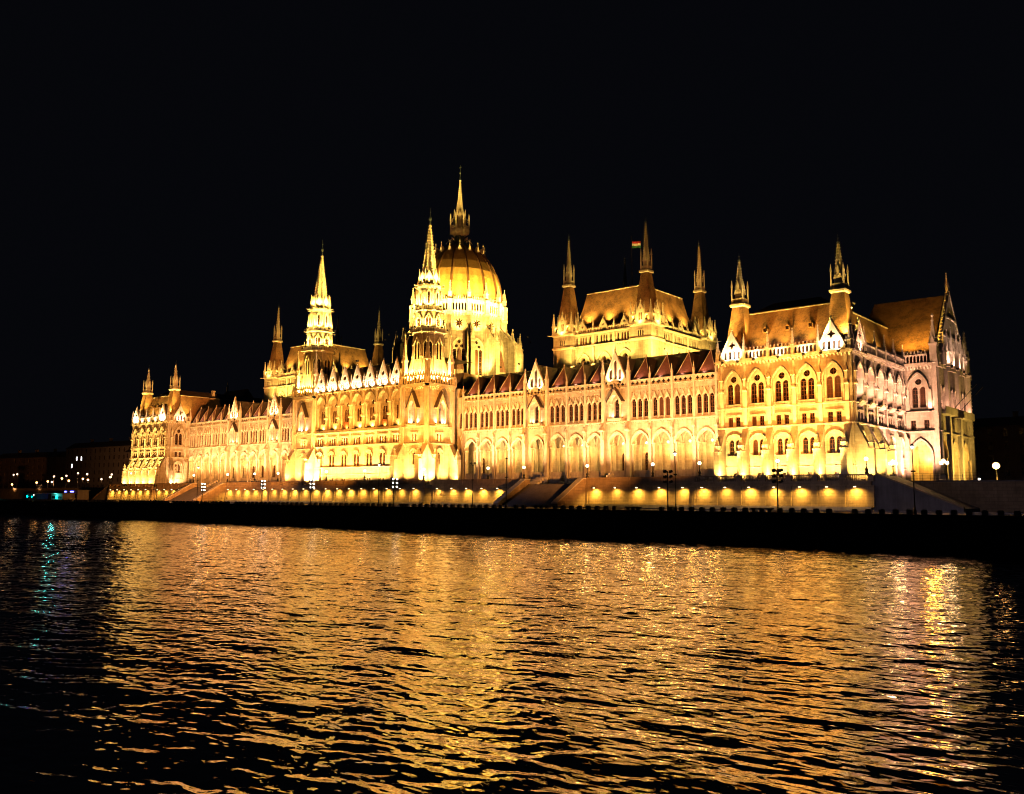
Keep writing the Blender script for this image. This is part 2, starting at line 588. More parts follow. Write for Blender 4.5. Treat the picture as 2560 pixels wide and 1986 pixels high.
def make_water():
    x0, x1, y0, y1 = -150.0, 200.0, -146.0, -39.0
    nx, ny = 1700, 520
    xs = np.linspace(x0, x1, nx)
    ys = y0+(y1-y0)*(0.62*np.linspace(0, 1, ny)+0.38*np.linspace(0, 1, ny)**2)
    X, Y = np.meshgrid(xs, ys)
    H = wave_height(X, Y)
    ed = np.minimum.reduce([(X-x0)/6, (x1-X)/6, (Y-y0)/6, np.full_like(X, 1.0)])
    H *= np.clip(ed, 0, 1)
    V = np.stack([X, Y, H+WZ], -1).reshape(-1, 3)
    idx = np.arange(nx*ny).reshape(ny, nx)
    Q = np.stack([idx[:-1,:-1], idx[:-1,1:], idx[1:,1:], idx[1:,:-1]], -1).reshape(-1, 4)
    # calm water beyond the modelled waves
    B = 4000.0
    far = np.array([(-B,-B,WZ),(B,-B,WZ),(B,y0,WZ),(-B,y0,WZ),(x0,y0,WZ),(x0,y1,WZ),(-B,y1,WZ),(x1,y0,WZ),(x1,y1,WZ),(B,y1,WZ)])
    n = len(V)
    FQ = np.array([(0,1,2,3),(3,4,5,6),(7,2,9,8)])+n
    V = np.vstack([V, far]); Q = np.vstack([Q, FQ])
    me = bpy.data.meshes.new('river_water')
    me.vertices.add(len(V)); me.vertices.foreach_set('co', V.ravel())
    me.loops.add(Q.size); me.loops.foreach_set('vertex_index', Q.ravel().astype(np.int32))
    me.polygons.add(len(Q)); me.polygons.foreach_set('loop_start', np.arange(0, Q.size, 4, dtype=np.int32))
    me.polygons.foreach_set('use_smooth', np.ones(len(Q), dtype=bool))
    me.update()
    m, nt, b = newmat('river_water')
    b.inputs['Base Color'].default_value = (0.004, 0.005, 0.007, 1)
    b.inputs['Roughness'].default_value = 0.03
    b.inputs['IOR'].default_value = 2.8
    geo = N(nt, 'ShaderNodeNewGeometry')
    mp = N(nt, 'ShaderNodeMapping')
    mp.inputs['Scale'].default_value = (0.62, 1.0, 1.0)
    mp.inputs['Rotation'].default_value = (0, 0, R(-14))
    nt.links.new(geo.outputs['Position'], mp.inputs['Vector'])
    n1 = N(nt, 'ShaderNodeTexNoise', Scale=3.0, Detail=1.0, Roughness=0.5)
    nt.links.new(mp.outputs[0], n1.inputs['Vector'])
    n2 = N(nt, 'ShaderNodeTexNoise', Scale=0.45, Detail=1.0)
    nt.links.new(mp.outputs[0], n2.inputs['Vector'])
    ad = N(nt, 'ShaderNodeMath', operation='MULTIPLY_ADD')
    nt.links.new(n2.outputs['Fac'], ad.inputs[0]); ad.inputs[1].default_value = 1.2
    nt.links.new(n1.outputs['Fac'], ad.inputs[2])
    bp = N(nt, 'ShaderNodeBump', Strength=1.0, Distance=0.052)
    nt.links.new(ad.outputs[0], bp.inputs['Height'])
    nt.links.new(bp.outputs['Normal'], b.inputs['Normal'])
    me.materials.append(m)
    struct(put('river_water', me))
make_water()

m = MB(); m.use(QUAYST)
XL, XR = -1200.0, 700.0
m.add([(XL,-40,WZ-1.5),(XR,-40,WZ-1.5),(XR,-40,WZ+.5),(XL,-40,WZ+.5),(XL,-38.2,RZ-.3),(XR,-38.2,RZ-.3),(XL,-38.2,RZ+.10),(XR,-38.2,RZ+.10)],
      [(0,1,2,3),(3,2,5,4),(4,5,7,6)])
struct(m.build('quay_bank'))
m = MB(); m.use(GRANITE)
m.box(XL, XR, -38.2, -37.2, RZ-.5, RZ+.10)
struct(m.build('quay_kerb'))
m = MB(); m.use(ASPH)
m.add([(XL,-37.2,RZ),(XR,-37.2,RZ),(XR,6,RZ),(XL,6,RZ)], [(0,1,2,3)])
struct(m.build('embankment_road'))
# pavement strip in front of the terrace wall
m = MB(); m.use(PAVE)
m.box(XL, XR, -13.2, -10.2, RZ-.2, RZ+.13)
struct(m.build('pavement'))
# upper ground behind the retaining walls, out to the horizon
m = MB(); m.use(ASPH)
m.add([(-4000,5.2,-.35),(4000,5.2,-.35),(4000,4000,-.35),(-4000,4000,-.35)], [(0,1,2,3)])
struct(m.build('city_ground'))

# retaining walls beyond both ends of the terrace
def side_wall(x0, x1, label):
    w = thing('retaining_wall', label, 'wall', (x0, 5, RZ))
    L = x1-x0; h = -RZ+.05
    m = MB(); m.use(RETAIN)
    m.prismx([(0, 0), (-.6, 0), (-.15, h), (0, h)], 0, L)
    m.build('wall_face', None, w)
    m = MB(); m.use(GRANITE)
    m.box(0, L, -.3, .25, h, h+.22)
    m.build('coping', None, w)
    m = MB(); m.use(IRON)
    n = int(min(L, 90)/1.2)
    off = 0 if x0 > 0 else L-min(L, 90)
    for i in range(n):
        m.box(off+i*1.2, off+i*1.2+.05, -.06, -.01, h+.22, h+1.25)
    for z in (.35, .8, 1.2):
        m.box(off, off+n*1.2, -.05, -.02, h+.22+z-.05, h+.22+z-.02)
    m.build('railing', None, w)
side_wall(131.5, 500, 'tall dim stone retaining wall right of the lit terrace wall')
side_wall(-520, -131.5, 'low dim stone retaining wall left of the lit terrace wall')

# ------------------------------------------------------------------ terrace
TB = [(-127.4, -98.0, -5.6), (-98.0, -75.0, -4.2), (-56.0, -30.0, -4.2), (-30.0, 30.0, -7.2), (30.0, 56.0, -4.2), (75.0, 98.0, -4.2), (98.0, 129.2, -5.6)]
SEG = [(-127.4, -98.0, -5.6), (-98.0, -75.0, -4.2), (-75.0, -56.5, -4.2), (-56.5, -30.0, -4.2), (-30.0, 30.0, -7.2), (30.0, 57.5, -4.2), (57.5, 73.5, -4.2), (73.5, 98.0, -4.2), (98.0, 129.2, -5.6)]
terrace = thing('terrace', 'long stone riverside terrace with balustrade under the floodlit building', 'terrace', (0, 0, RZ))
# floor of the terrace
m = MB(); m.use(PAVE)
for x0, x1, y in SEG:
    m.box(x0, x1, y+.02, 9.0, -.8, -.004)
m.build('terrace_floor', None, terrace, (0, 0, -RZ))
lampspots = []
for x0, x1, y in SEG:
    if (x0, x1) in ((-75.0, -56.5), (57.5, 73.5)):
        continue
    L = x1-x0
    H0 = -RZ
    m = MB(); m.use(RETAIN)
    m.prismx([(0, 0), (-.42, 0), (-.12, H0-.62), (0, H0-.62)], 0, L)
    m.box(0, .3, 0, 3.2, 0, H0-.62); m.box(L-.3, L, 0, 3.2, 0, H0-.62)
    wall = m.build('terrace_wall', None, terrace, (x0, y, 0))
    m = MB(); m.use(TRIM)
    m.box(-.05, L+.05, -.80, -.40, 0, .66)          # pale footing ledge
    m.build('footing', None, wall)
    m = MB(); m.use(RETAIN)
    m.box(-.1, L+.1, -.45, .3, H0-.62, H0-.25)
    m.box(-.05, L+.05, -.32, .3, H0-.25, H0+.02)
    m.build('cornice', None, wall)
    # balustrade: open balusters at the corner and centre blocks, solid slabs along the wings
    openb = y < -5
    nb = max(2, int(round(L/4.55)))
    sp = L/nb
    m = MB(); m.use(RETAIN)
    for i in range(nb+1):
        m.box(i*sp-.45, i*sp+.45, -.22, .22, H0+.02, H0+1.02)
    m.box(-.2, L+.2, -.26, .26, H0+1.02, H0+1.2)
    m.box(0, L, -.17, .17, H0+.02, H0+.16)
    if openb:
        for i in range(nb):
            k = 11
            for j in range(k):
                x = i*sp+.62+(sp-1.24)*(j+.5)/k
                m.lathe([(.06, H0+.16), (.11, H0+.36), (.06, H0+.66), (.09, H0+1.02)], 5, x, 0, cap=False)
    else:
        for i in range(nb):
            m.box(i*sp+.45, (i+1)*sp-.45, -.12, .12, H0+.16, H0+1.02)
    m.build('balustrade', None, wall)
    # flat piers dividing the wall
    for i in range(nb+1):
        if not openb and i not in (0, nb): continue
        mm = MB(); mm.use(RETAIN)
        mm.prismx([(0, .62), (-.62, .62), (-.34, H0-.62), (0, H0-.62)], -.55, .55)
        mm.build('wall_pier', None, wall, (i*sp, 0, 0))
    for i in range(nb):
        lampspots.append((wall, (i+.5)*sp, H0-.78, x0+(i+.5)*sp))

def wall_lamp():
    m = MB(); m.use(IRON)
    m.box(-.05, .05, -.85, -.15, .05, .12)
    m.lathe([(.26, -.04), (.20, .05), (.05, .12)], 8, 0, -.85)
    m.use(GLOBE)
    m.lathe([(.20, -.10), (.20, -.045)], 8, 0, -.85)
    return m.mesh('wall_lamp')
wl = wall_lamp()
for wall, x, z, X in lampspots:
    o = put('wall_lamp', wl, wall, (x, -.1, z))
    flood(wall, (x, -.95, z-.14), (x+.0, -.50, z-3), (120, 75, 140, 95, 110)[int(x*7) % 5], (1.0, .54, .08), 158, 0.95, 0.1, body=False)

# stairs from the terrace down to the road
def stairs(x0, x1, label):
    s = thing('river_staircase', label, 'staircase', (x0, -13.6, RZ))
    W = x1-x0; n = 27; H0 = -RZ; D = 13.6-4.2
    m = MB(); m.use(STEPST)
    for i in range(n):
        m.box(1.2, W-1.2, D*i/n, D*(i+1)/n+.004 if i < n-1 else D+4.5, 0, H0*(i+1)/n-.003)
    m.build('steps', None, s)
    for xx in (0, W-1.2):
        m = MB(); m.use(RETAIN)
        m.prismx([(-.4, 0), (D+.3, 0), (D+.3, H0+.9), (D-1.2, H0+.9), (-.4, .75)], xx, xx+1.2)
        c = m.build('cheek_wall', None, s)
        m = MB(); m.use(TRIM)
        m.prismx([(-.5, .72), (-.4, .95), (D-1.2, H0+1.1), (D+.4, H0+1.1), (D+.4, H0+.92), (D-1.15, H0+.92)], xx-.08, xx+1.28)
        m.build('coping', None, c)
    # pale block steps up to the arcade
    for xx in (-.9, W+.1):
        m = MB(); m.use(TRIM)
        for i in range(5):
            m.box(xx, xx+.8, D+4.5+i*.8, D+5.2+i*.8, H0+.0+i*.42, H0+.55+i*.42)
        m.build('stepped_parapet', None, s)
    return s
stairs(57.5, 73.5, 'broad dim staircase down to the road in front of the right arcaded wing')
stairs(-75.0, -56.5, 'broad dim staircase down to the road in front of the left arcaded wing')

# sloping ramp wall at the right end of the terrace
def ramp(x, sgn, label):
    o = thing('terrace_ramp', label, 'ramp', (x, -5.4, RZ))
    m = MB(); m.use(GRANITE)
    poly = [(0, 0), (13*sgn, 0), (13*sgn, .5), (.8*sgn, -RZ+1.0), (0, -RZ+1.0)]
    m.prism(poly, 0, 10.3)
    m.build('ramp_wall', None, o)
    m = MB(); m.use(RETAIN)
    m.prism([(13*sgn, .52), (13.1*sgn, .75), (.8*sgn, -RZ+1.25), (.8*sgn, -RZ+1.02)], -.15, .5)
    m.build('coping', None, o)
ramp(129.3, 1, 'plain grey sloping ramp wall at the right end of the terrace')
ramp(-127.5, -1, 'plain grey sloping ramp wall at the left end of the terrace')

# ------------------------------------------------------------------ the building
B = thing('parliament_building', 'vast floodlit gothic riverside palace with central dome and many spires', 'building', (0, 0, 0))

def string(m, x0, x1, z, h=.28, p=.25, y=0.0):
    p *= 1.55
    m.box(x0, x1, y-p, y+.02, z-h/2, z+h*.2)
    m.box(x0, x1, y-p*.6, y+.02, z+h*.2, z+h/2)

def facade(name, frame, W):
    """returns the wall's mesh builder and a function that links it"""
    return MB()

# ---- corner pavilion facades
def pav_bay(m, hl, xc, xl, xr, upper='window'):
    """m: mesh builder; hl: list to collect opening callbacks"""
    # lower storey
    H = [rect(xc-.35, xc+.35, .75, 1.75)]
    hl.append(lambda p: window(p, xc, .75, .35, 1.75, 1.75, name='cellar_window', bars=(0, 1)))
    for dx in (-.62, .62):
        H.append(arch(xc+dx, .46, 4.95, 7.25, 7.8))
        hl.append(lambda p, dx=dx: window(p, xc+dx, 4.95, .46, 7.25, 7.8, depth=.26))
    m.face(rect(xl, xr, 0, 9.9), H, 0, .5)
    hood(m, xc, 1.5, 7.1, 8.55, 0, .24, .35)
    m.box(xc-1.5, xc+1.5, -.35, .02, 4.62, 4.86)
    # middle: small rectangular pair
    H = []
    for dx in (-.72, .72):
        H.append(rect(xc+dx-.42, xc+dx+.42, 10.2, 11.9))
        hl.append(lambda p, dx=dx: window(p, xc+dx, 10.2, .42, 11.9, 11.9, depth=.24, name='rectangular_window'))
    m.face(rect(xl, xr, 9.9, 13.5), H, 0, .4)
    m.box(xc-1.5, xc+1.5, -.2, .02, 12.1, 12.32)
    # upper
    if upper == 'window':
        H = []
        for dx in (-.68, .68):
            H.append(arch(xc+dx, .54, 14.3, 17.45, 18.05))
            hl.append(lambda p, dx=dx: window(p, xc+dx, 14.3, .54, 17.45, 18.05, depth=.28, bars=(1, 4)))
        H.append(circ(xc, 18.85, .6, 12))
        hl.append(lambda p: roundel(p, xc, 18.85, .6, depth=.24))
        m.face(rect(xl, xr, 13.5, 22.1), H, 0, .5)
        hood(m, xc, 1.62, 17.4, 20.3, 0, .26, .42)
        m.box(xc-2.05, xc-1.6, -.36, .02, 17.15, 17.42); m.box(xc+1.6, xc+2.05, -.36, .02, 17.15, 17.42)
        for sx in (-1, 1):      # colonnettes
            m.lathe([(.13, 14.3), (.11, 17.15)], 6, xc+sx*1.75, -.16)
        # balcony
        m.box(xc-1.5, xc+1.5, -.42, .02, 13.55, 13.72)
        m.box(xc-1.45, xc+1.45, -.40, -.30, 14.08, 14.2)
        for i in range(9):
            m.box(xc-1.4+i*.34, xc-1.28+i*.34, -.38, -.31, 13.72, 14.08)
    else:   # deep loggia arch with a window behind
        hw = (xr-xl)/2-.85
        H = [arch(xc, hw, 14.2, 17.6, 20.35, 6)]
        m.face(rect(xl, xr, 13.5, 22.1), H, 0, 1.3)
        hood(m, xc, hw, 17.6, 20.35, 0, .3, .3)
        H = [arch(xc-.6, .42, 14.6, 17.3, 17.8), arch(xc+.6, .42, 14.6, 17.3, 17.8), circ(xc, 18.7, .5, 10)]
        m.face(arch(xc, hw+.05, 14.1, 17.6, 20.4, 6), H, 1.28, .3)
        for dx in (-.6, .6):
            hl.append(lambda p, dx=dx: window(p, xc+dx, 14.6, .42, 17.3, 17.8, y=1.28, depth=.3))
        hl.append(lambda p: roundel(p, xc, 18.7, .5, y=1.28))
        # balcony console
        m.prismx([(0, 13.0), (-.25, 13.2), (-.85, 13.75), (-.85, 13.95), (0, 13.95)], xc-1.2, xc+1.2)
        m.box(xc-1.2, xc+1.2, -.85, -.72, 13.95, 14.7)

def pav_facade(frame, W, nb, m0, upper='window', gables=(), butt=True, flat=(), proj=3.0, col_light=YEL, k=1.0, name='pavilion_facade'):
    ox, oy, a = frame
    m = MB(); m.use(STONE)
    hl = []
    bw = (W-2*m0)/nb
    if m0 > 0:
        for x0, x1 in ((0, m0), (W-m0, W)):
            m.face(rect(x0, x1, 0, 22.1), [], 0)
    for i in range(nb):
        xl = m0+i*bw
        pav_bay(m, hl, xl+bw/2, xl, xl+bw, upper)
    m.use(TRIM)
    string(m, -.1, W+.1, 9.95, .34, .32)
    string(m, -.05, W+.05, 13.45, .26, .24)
    string(m, -.05, W+.05, 2.8, .2, .14)
    # corbel table and cornice
    n = int(W/.62)
    for i in range(n):
        x = (i+.5)*W/n
        m.prismx([(0, 21.35), (-.16, 21.6), (-.28, 21.82), (0, 21.82)], x-.13, x+.13)
    m.box(-.3, W+.3, -.34, .02, 21.82, 22.05)
    m.box(-.42, W+.42, -.46, .05, 22.05, 22.3)
    # shallow pilaster strips with statues' canopies between bays
    for i in range(nb+1):
        x = m0+i*bw
        m.box(x-.32, x+.32, -.30, .02, 10.1, 16.4)
        m.sq([(.34, 16.4), (.40, 16.5), (.40, 16.7), (.22, 17.1), (.26, 18.6), (.36, 18.7), (.12, 19.6), (.03, 20.2)], x, -.25)
        m.box(x-.2, x+.2, -.16, .02, 20.2, 21.4)
    wall = m.build(name, None, B, (ox, oy, 0), a)
    for f in hl: f(wall)
    if butt:
        for i in range(nb+1):
            if i in flat:
                buttress(wall, m0+i*bw, 1.0, .9, 8.6, 9.8, pin=False)
            else:
                buttress(wall, m0+i*bw, 1.0, proj, 5.6, 9.8)
    # parapet pieces and gables
    bays = [(m0+i*bw, m0+(i+1)*bw) for i in range(nb)]
    if m0 > 0:
        parapet(wall, 0.02, m0-.02, 22.38, 23.8, 24.45, y=-.1)
        parapet(wall, W-m0+.02, W-.02, 22.38, 23.8, 24.45, y=-.1)
    for i, (xl, xr) in enumerate(bays):
        if i in gables:
            gable(wall, (xl+xr)/2, 22.3, bw*.5, 27.5, y=-.05)
        else:
            parapet(wall, xl+.2, xr-.2, 22.38, 23.8, 24.45, y=-.1)
        if i > 0:
            pinnacle(wall, xl, -.25, 22.3, 4.9, .5)
    pinnacle(wall, .15, -.1, 22.3, 4.6, .55); pinnacle(wall, W-.15, -.1, 22.3, 4.6, .55)
    return wall, bw

def pav_lights(wall, W, nb, m0, bw, c_low, c_up, k=1.0, gables=(), skip=()):
    for i in range(nb):
        if i in skip: continue
        xc = m0+(i+.5)*bw
        flood(wall, (xc-.9, -3.6, .35), (xc-.2, .2, 8.5), 850*k, c_low, 120, .9)
        flood(wall, (xc+.6, -5.0, .9), (xc+.2, 0, 18.5), 2600*k, YEL, 62, .9, body=False)
        if i in gables:
            for sx in (-1, 1):
                flood(wall, (xc+sx*bw*.30, -1.25, 22.25), (xc+sx*.2, 0, 25.2), 190*k, WHT, 120, .9)
        else:
            flood(wall, (xc, -1.1, 22.35), (xc, 0.0, 24.2), 80*k, WHT, 130, .9)

# ---- corner spires of the pavilions
def spire_part(x, y, zb, prof, zt, nm='corner_spire', hb=2.2, ht=1.42, zc=33.0, lant=(1.3, 3.0), top=41.8, par=None, big=1.0):
    """slate tower roof, pale collar, open lantern and crocketed needle"""
    m = MB(); m.use(SLATE)
    m.sq([(hb, zb), (hb*.80, zb+(zc-zb)*.45), (ht*.98, zc)], 0, 0)
    o = m.build(nm, None, par or B, (x, y, 0))
    m = MB(); m.use(TRIM)
    m.sq([(ht+.05, zc), (ht+.30, zc+.15), (ht+.30, zc+.55), (ht+.1, zc+.75)])
    m.build('collar', None, o)
    lh = lant[1]; lw = lant[0]; z0 = zc+.75
    m = MB(); m.use(TRIM)
    m.sq([(lw+.1, z0), (lw+.1, z0+.12)])
    for sx in (-1, 1):
        for sy in (-1, 1):
            m.box(sx*lw-.11, sx*lw+.11, sy*lw-.11, sy*lw+.11, z0+.12, z0+lh*.95)
            m.sq([(.16, z0+lh*.95), (.02, z0+lh*1.35)], sx*lw, sy*lw)
    for a in range(4):
        m.xf(0, 0, a*PI/2)
        m.box(-lw+.1, lw-.1, -lw-.06, -lw+.06, z0+.75, z0+.9)
        for i in range(5):
            x_ = -lw+.3+(2*lw-.6)*i/4
            m.box(x_-.04, x_+.04, -lw-.04, -lw+.04, z0+.12, z0+.75)
        m.prism([(-lw*.72, z0+lh*.55), (lw*.72, z0+lh*.55), (0, z0+lh*1.3)], -lw*.78, -lw*.6)
    m.xf()
    m.sq([(lw*.62, z0+.12), (lw*.62, z0+lh*.7)])
    m.build('lantern', None, o)
    m = MB(); m.use(TRIM)
    zz = z0+lh*.68
    m.lathe([(lw*.92, zz), (lw*.55, zz+(top-zz)*.35), (.16, top)], 8)
    for kk in range(8):
        t = PI/8+kk*PI/4
        m.crockets((lw*.92*math.cos(t), lw*.92*math.sin(t), zz), (lw*.55*math.cos(t), lw*.55*math.sin(t), zz+(top-zz)*.35), .55, .2)
        m.crockets((lw*.55*math.cos(t), lw*.55*math.sin(t), zz+(top-zz)*.35), (.16*math.cos(t), .16*math.sin(t), top), .55, .17)
    m.build('needle', None, o)
    m = MB(); m.use(COPPER)
    m.lathe([(.14, top-.1), (.28, top+.2), (.08, top+.4), (.05, top+.8), (.14, top+.95), (.03, top+1.1), (.02, top+1.6)], 6)
    m.build('finial', None, o)
    return o

def mansard(name, x0, x1, y0, y1, z0, z1, ins, mat=SLATE, crest=True, zf=0.0, par=None):
    m = MB(); m.use(mat)
    a = [(x0,y0,z0),(x1,y0,z0),(x1,y1,z0),(x0,y1,z0)]
    i2 = ins*.72
    zm = z0+(z1-z0)*.62
    b = [(x0+i2,y0+i2,zm),(x1-i2,y0+i2,zm),(x1-i2,y1-i2,zm),(x0+i2,y1-i2,zm)]
    c = [(x0+ins,y0+ins,z1),(x1-ins,y0+ins,z1),(x1-ins,y1-ins,z1),(x0+ins,y1-ins,z1)]
    m.add(a+b+c, [(0,1,5,4),(1,2,6,5),(2,3,7,6),(3,0,4,7),(4,5,9,8),(5,6,10,9),(6,7,11,10),(7,4,8,11)])
    o = m.build(name, None, par or B)
    # flat top
    mm = MB(); mm.use(DSLATE)
    cx = (x0+x1)/2; cy_ = (y0+y1)/2
    zr = z1+1.2+zf
    d = [(x0+ins*1.9,y0+ins*1.9,zr),(x1-ins*1.9,y0+ins*1.9,zr),(x1-ins*1.9,y1-ins*1.9,zr),(x0+ins*1.9,y1-ins*1.9,zr)]
    mm.add(c+d, [(0,1,5,4),(1,2,6,5),(2,3,7,6),(3,0,4,7),(4,5,6,7)])
    mm.build('roof_top', None, o)
    if crest:
        mm = MB(); mm.use(TRIM)
        for p, q in ((c[0],c[1]),(c[1],c[2]),(c[2],c[3]),(c[3],c[0])):
            mm.tube(p, q, .16, n=5)
        mm.build('ridge_roll', None, o)
    return o

# ================= right and left corner pavilions
PX0, PX1, PD = 100.45, 125.0, 28.0
for sgn in (1, -1):
    xa = PX0 if sgn > 0 else -PX1
    xb = PX1 if sgn > 0 else -PX0
    # river front
    wl_, bw = pav_facade((xa, 0, 0), PX1-PX0, 5, .85, gables=(0, 4))
    pav_lights(wl_, PX1-PX0, 5, .85, bw, YEL, WHT, 1.0, gables=(0, 4))
    # face turned to the right (towards +x)
    if sgn > 0:
        ws, bws = pav_facade((xb, 0, PI/2), PD, 5, .75, upper='loggia', gables=(0,), flat=(3, 4, 5), name='pavilion_side')
        for i in range(5):
            xc = .75+(i+.5)*bws
            flood(ws, (xc, -.55, 14.3), (xc, 1.2, 18.0), 230, PNK, 140, .9, .2)
            if i < 2:
                flood(ws, (xc-.4, -3.4, .35), (xc, 0, 6.5), 1100, YEL, 120, .9)
            else:
                flood(ws, (xc-.4, -3.4, .35), (xc, 0, 9.0), 620, PNK, 120, .9)
        flood(ws, (3.3, -1.2, 22.3), (3.3, 0, 25), 130, PNK, 120, .9)
        flood(ws, (-3.2, -2.3, .4), (.6, -.9, 5.0), 700, YEL, 110, .9)
        flood(ws, (14, -6.5, .4), (14, 0, 13), 2400, PNK, 120, .9)
    else:
        ws, bws = pav_facade((xb, 0, PI/2), 8.0, 1, 1.4, gables=(0,), flat=(1,), name='pavilion_side')
        flood(ws, (2.6, -3.4, .35), (3.4, 0, 7.0), 900, PCH, 120, .9)
        for sx in (-1, 1):
            flood(ws, (4.0+sx*1.4, -1.2, 22.3), (4.0, 0, 25), 120, PNK, 120, .9)
    # hidden side and back: plain walls of the same height
    m = MB(); m.use(STONE)
    if sgn > 0:
        m.box(xa, xa+.4, .05, PD+22, 0, 22.1)
    else:
        m.box(xa, xa+.4, .05, PD+22, 0, 22.1)
        m.box(xb-.4, xb, 8.05, PD, 0, 22.1)
    m.box(xa+.4, xb, PD+21.6, PD+22, 0, 22.1)
    m.build('rear_wall', None, B)
    m = MB(); m.use(DSLATE)
    m.box(xa+.05, xb-.05, .55, PD+21.5, 21.9, 22.25)
    m.build('gutter_deck', None, B)
    # roof and spires
    rf = mansard('mansard_roof', xa+1.0, xb-1.0, 1.0, PD+21, 22.3, 31.6, 3.6, zf=1.0)
    for sp_x in (xa+3.27, xb-2.6):
        so = spire_part(sp_x, 3.2, 22.3, None, 0, hb=2.25, ht=1.12, zc=32.75, lant=(1.08, 3.3), top=41.7)
    for sp_x in (xa+3.27, xb-2.6):
        flood(rf, (sp_x-1.6, -.9, 24.9), (sp_x, 3.2, 37.5), 1500, GLD, 44, .9, body=False)
        flood(rf, (sp_x+3.4, 1.2, 25.2), (sp_x, 3.2, 37.5), 1100, GLD, 44, .9, body=False)
    # little roof windows
    for i in range(3):
        m = MB(); m.use(SLATE)
        m.prism([(-.45, 0), (.45, 0), (.45, .7), (0, 1.25), (-.45, .7)], -.35, 1.2)
        m.use(GLASS); m.box(-.3, .3, -.37, -.34, .1, .75)
        m.build('roof_window', None, rf, (xa+8.4+i*4.2, 2.75, 27.3))
    # roof wash: lamps in the gutter behind the parapet
    for i in range(1, 4):
        xc = xa+.85+(i+.5)*bw
        flood(rf, (xc, .15, 24.5), (xc, 3.0, 29.0), 260, GLD, 100, .9)
    for sx in (xa+1.9, xb-1.2):
        flood(rf, (sx, .3, 25.0), (sx+.4, 3.0, 31.0), 380, GLD, 110, .9)

    if sgn > 0:
        for yy in (5.5, 11, 16.5, 22):
            flood(rf, (xb-.15, yy, 24.5), (xb-3.0, yy, 29.0), 230, GLD, 100, .9)
    else:
        for yy in (3.6, 7.0):
            flood(rf, (xb-.15, yy, 24.5), (xb-3.0, yy, 29.0), 500, GLD, 100, .9)
    # small roof chimneys / vents that catch light
    for xx, yy in ((xa+10, 14), (xa+18, 20)):
        m = MB(); m.use(TRIM)
        m.sq([(.45, 0), (.45, 1.6), (.6, 1.7), (.6, 1.95)])
        m.build('chimney', None, rf, (xx, yy, 32.6))

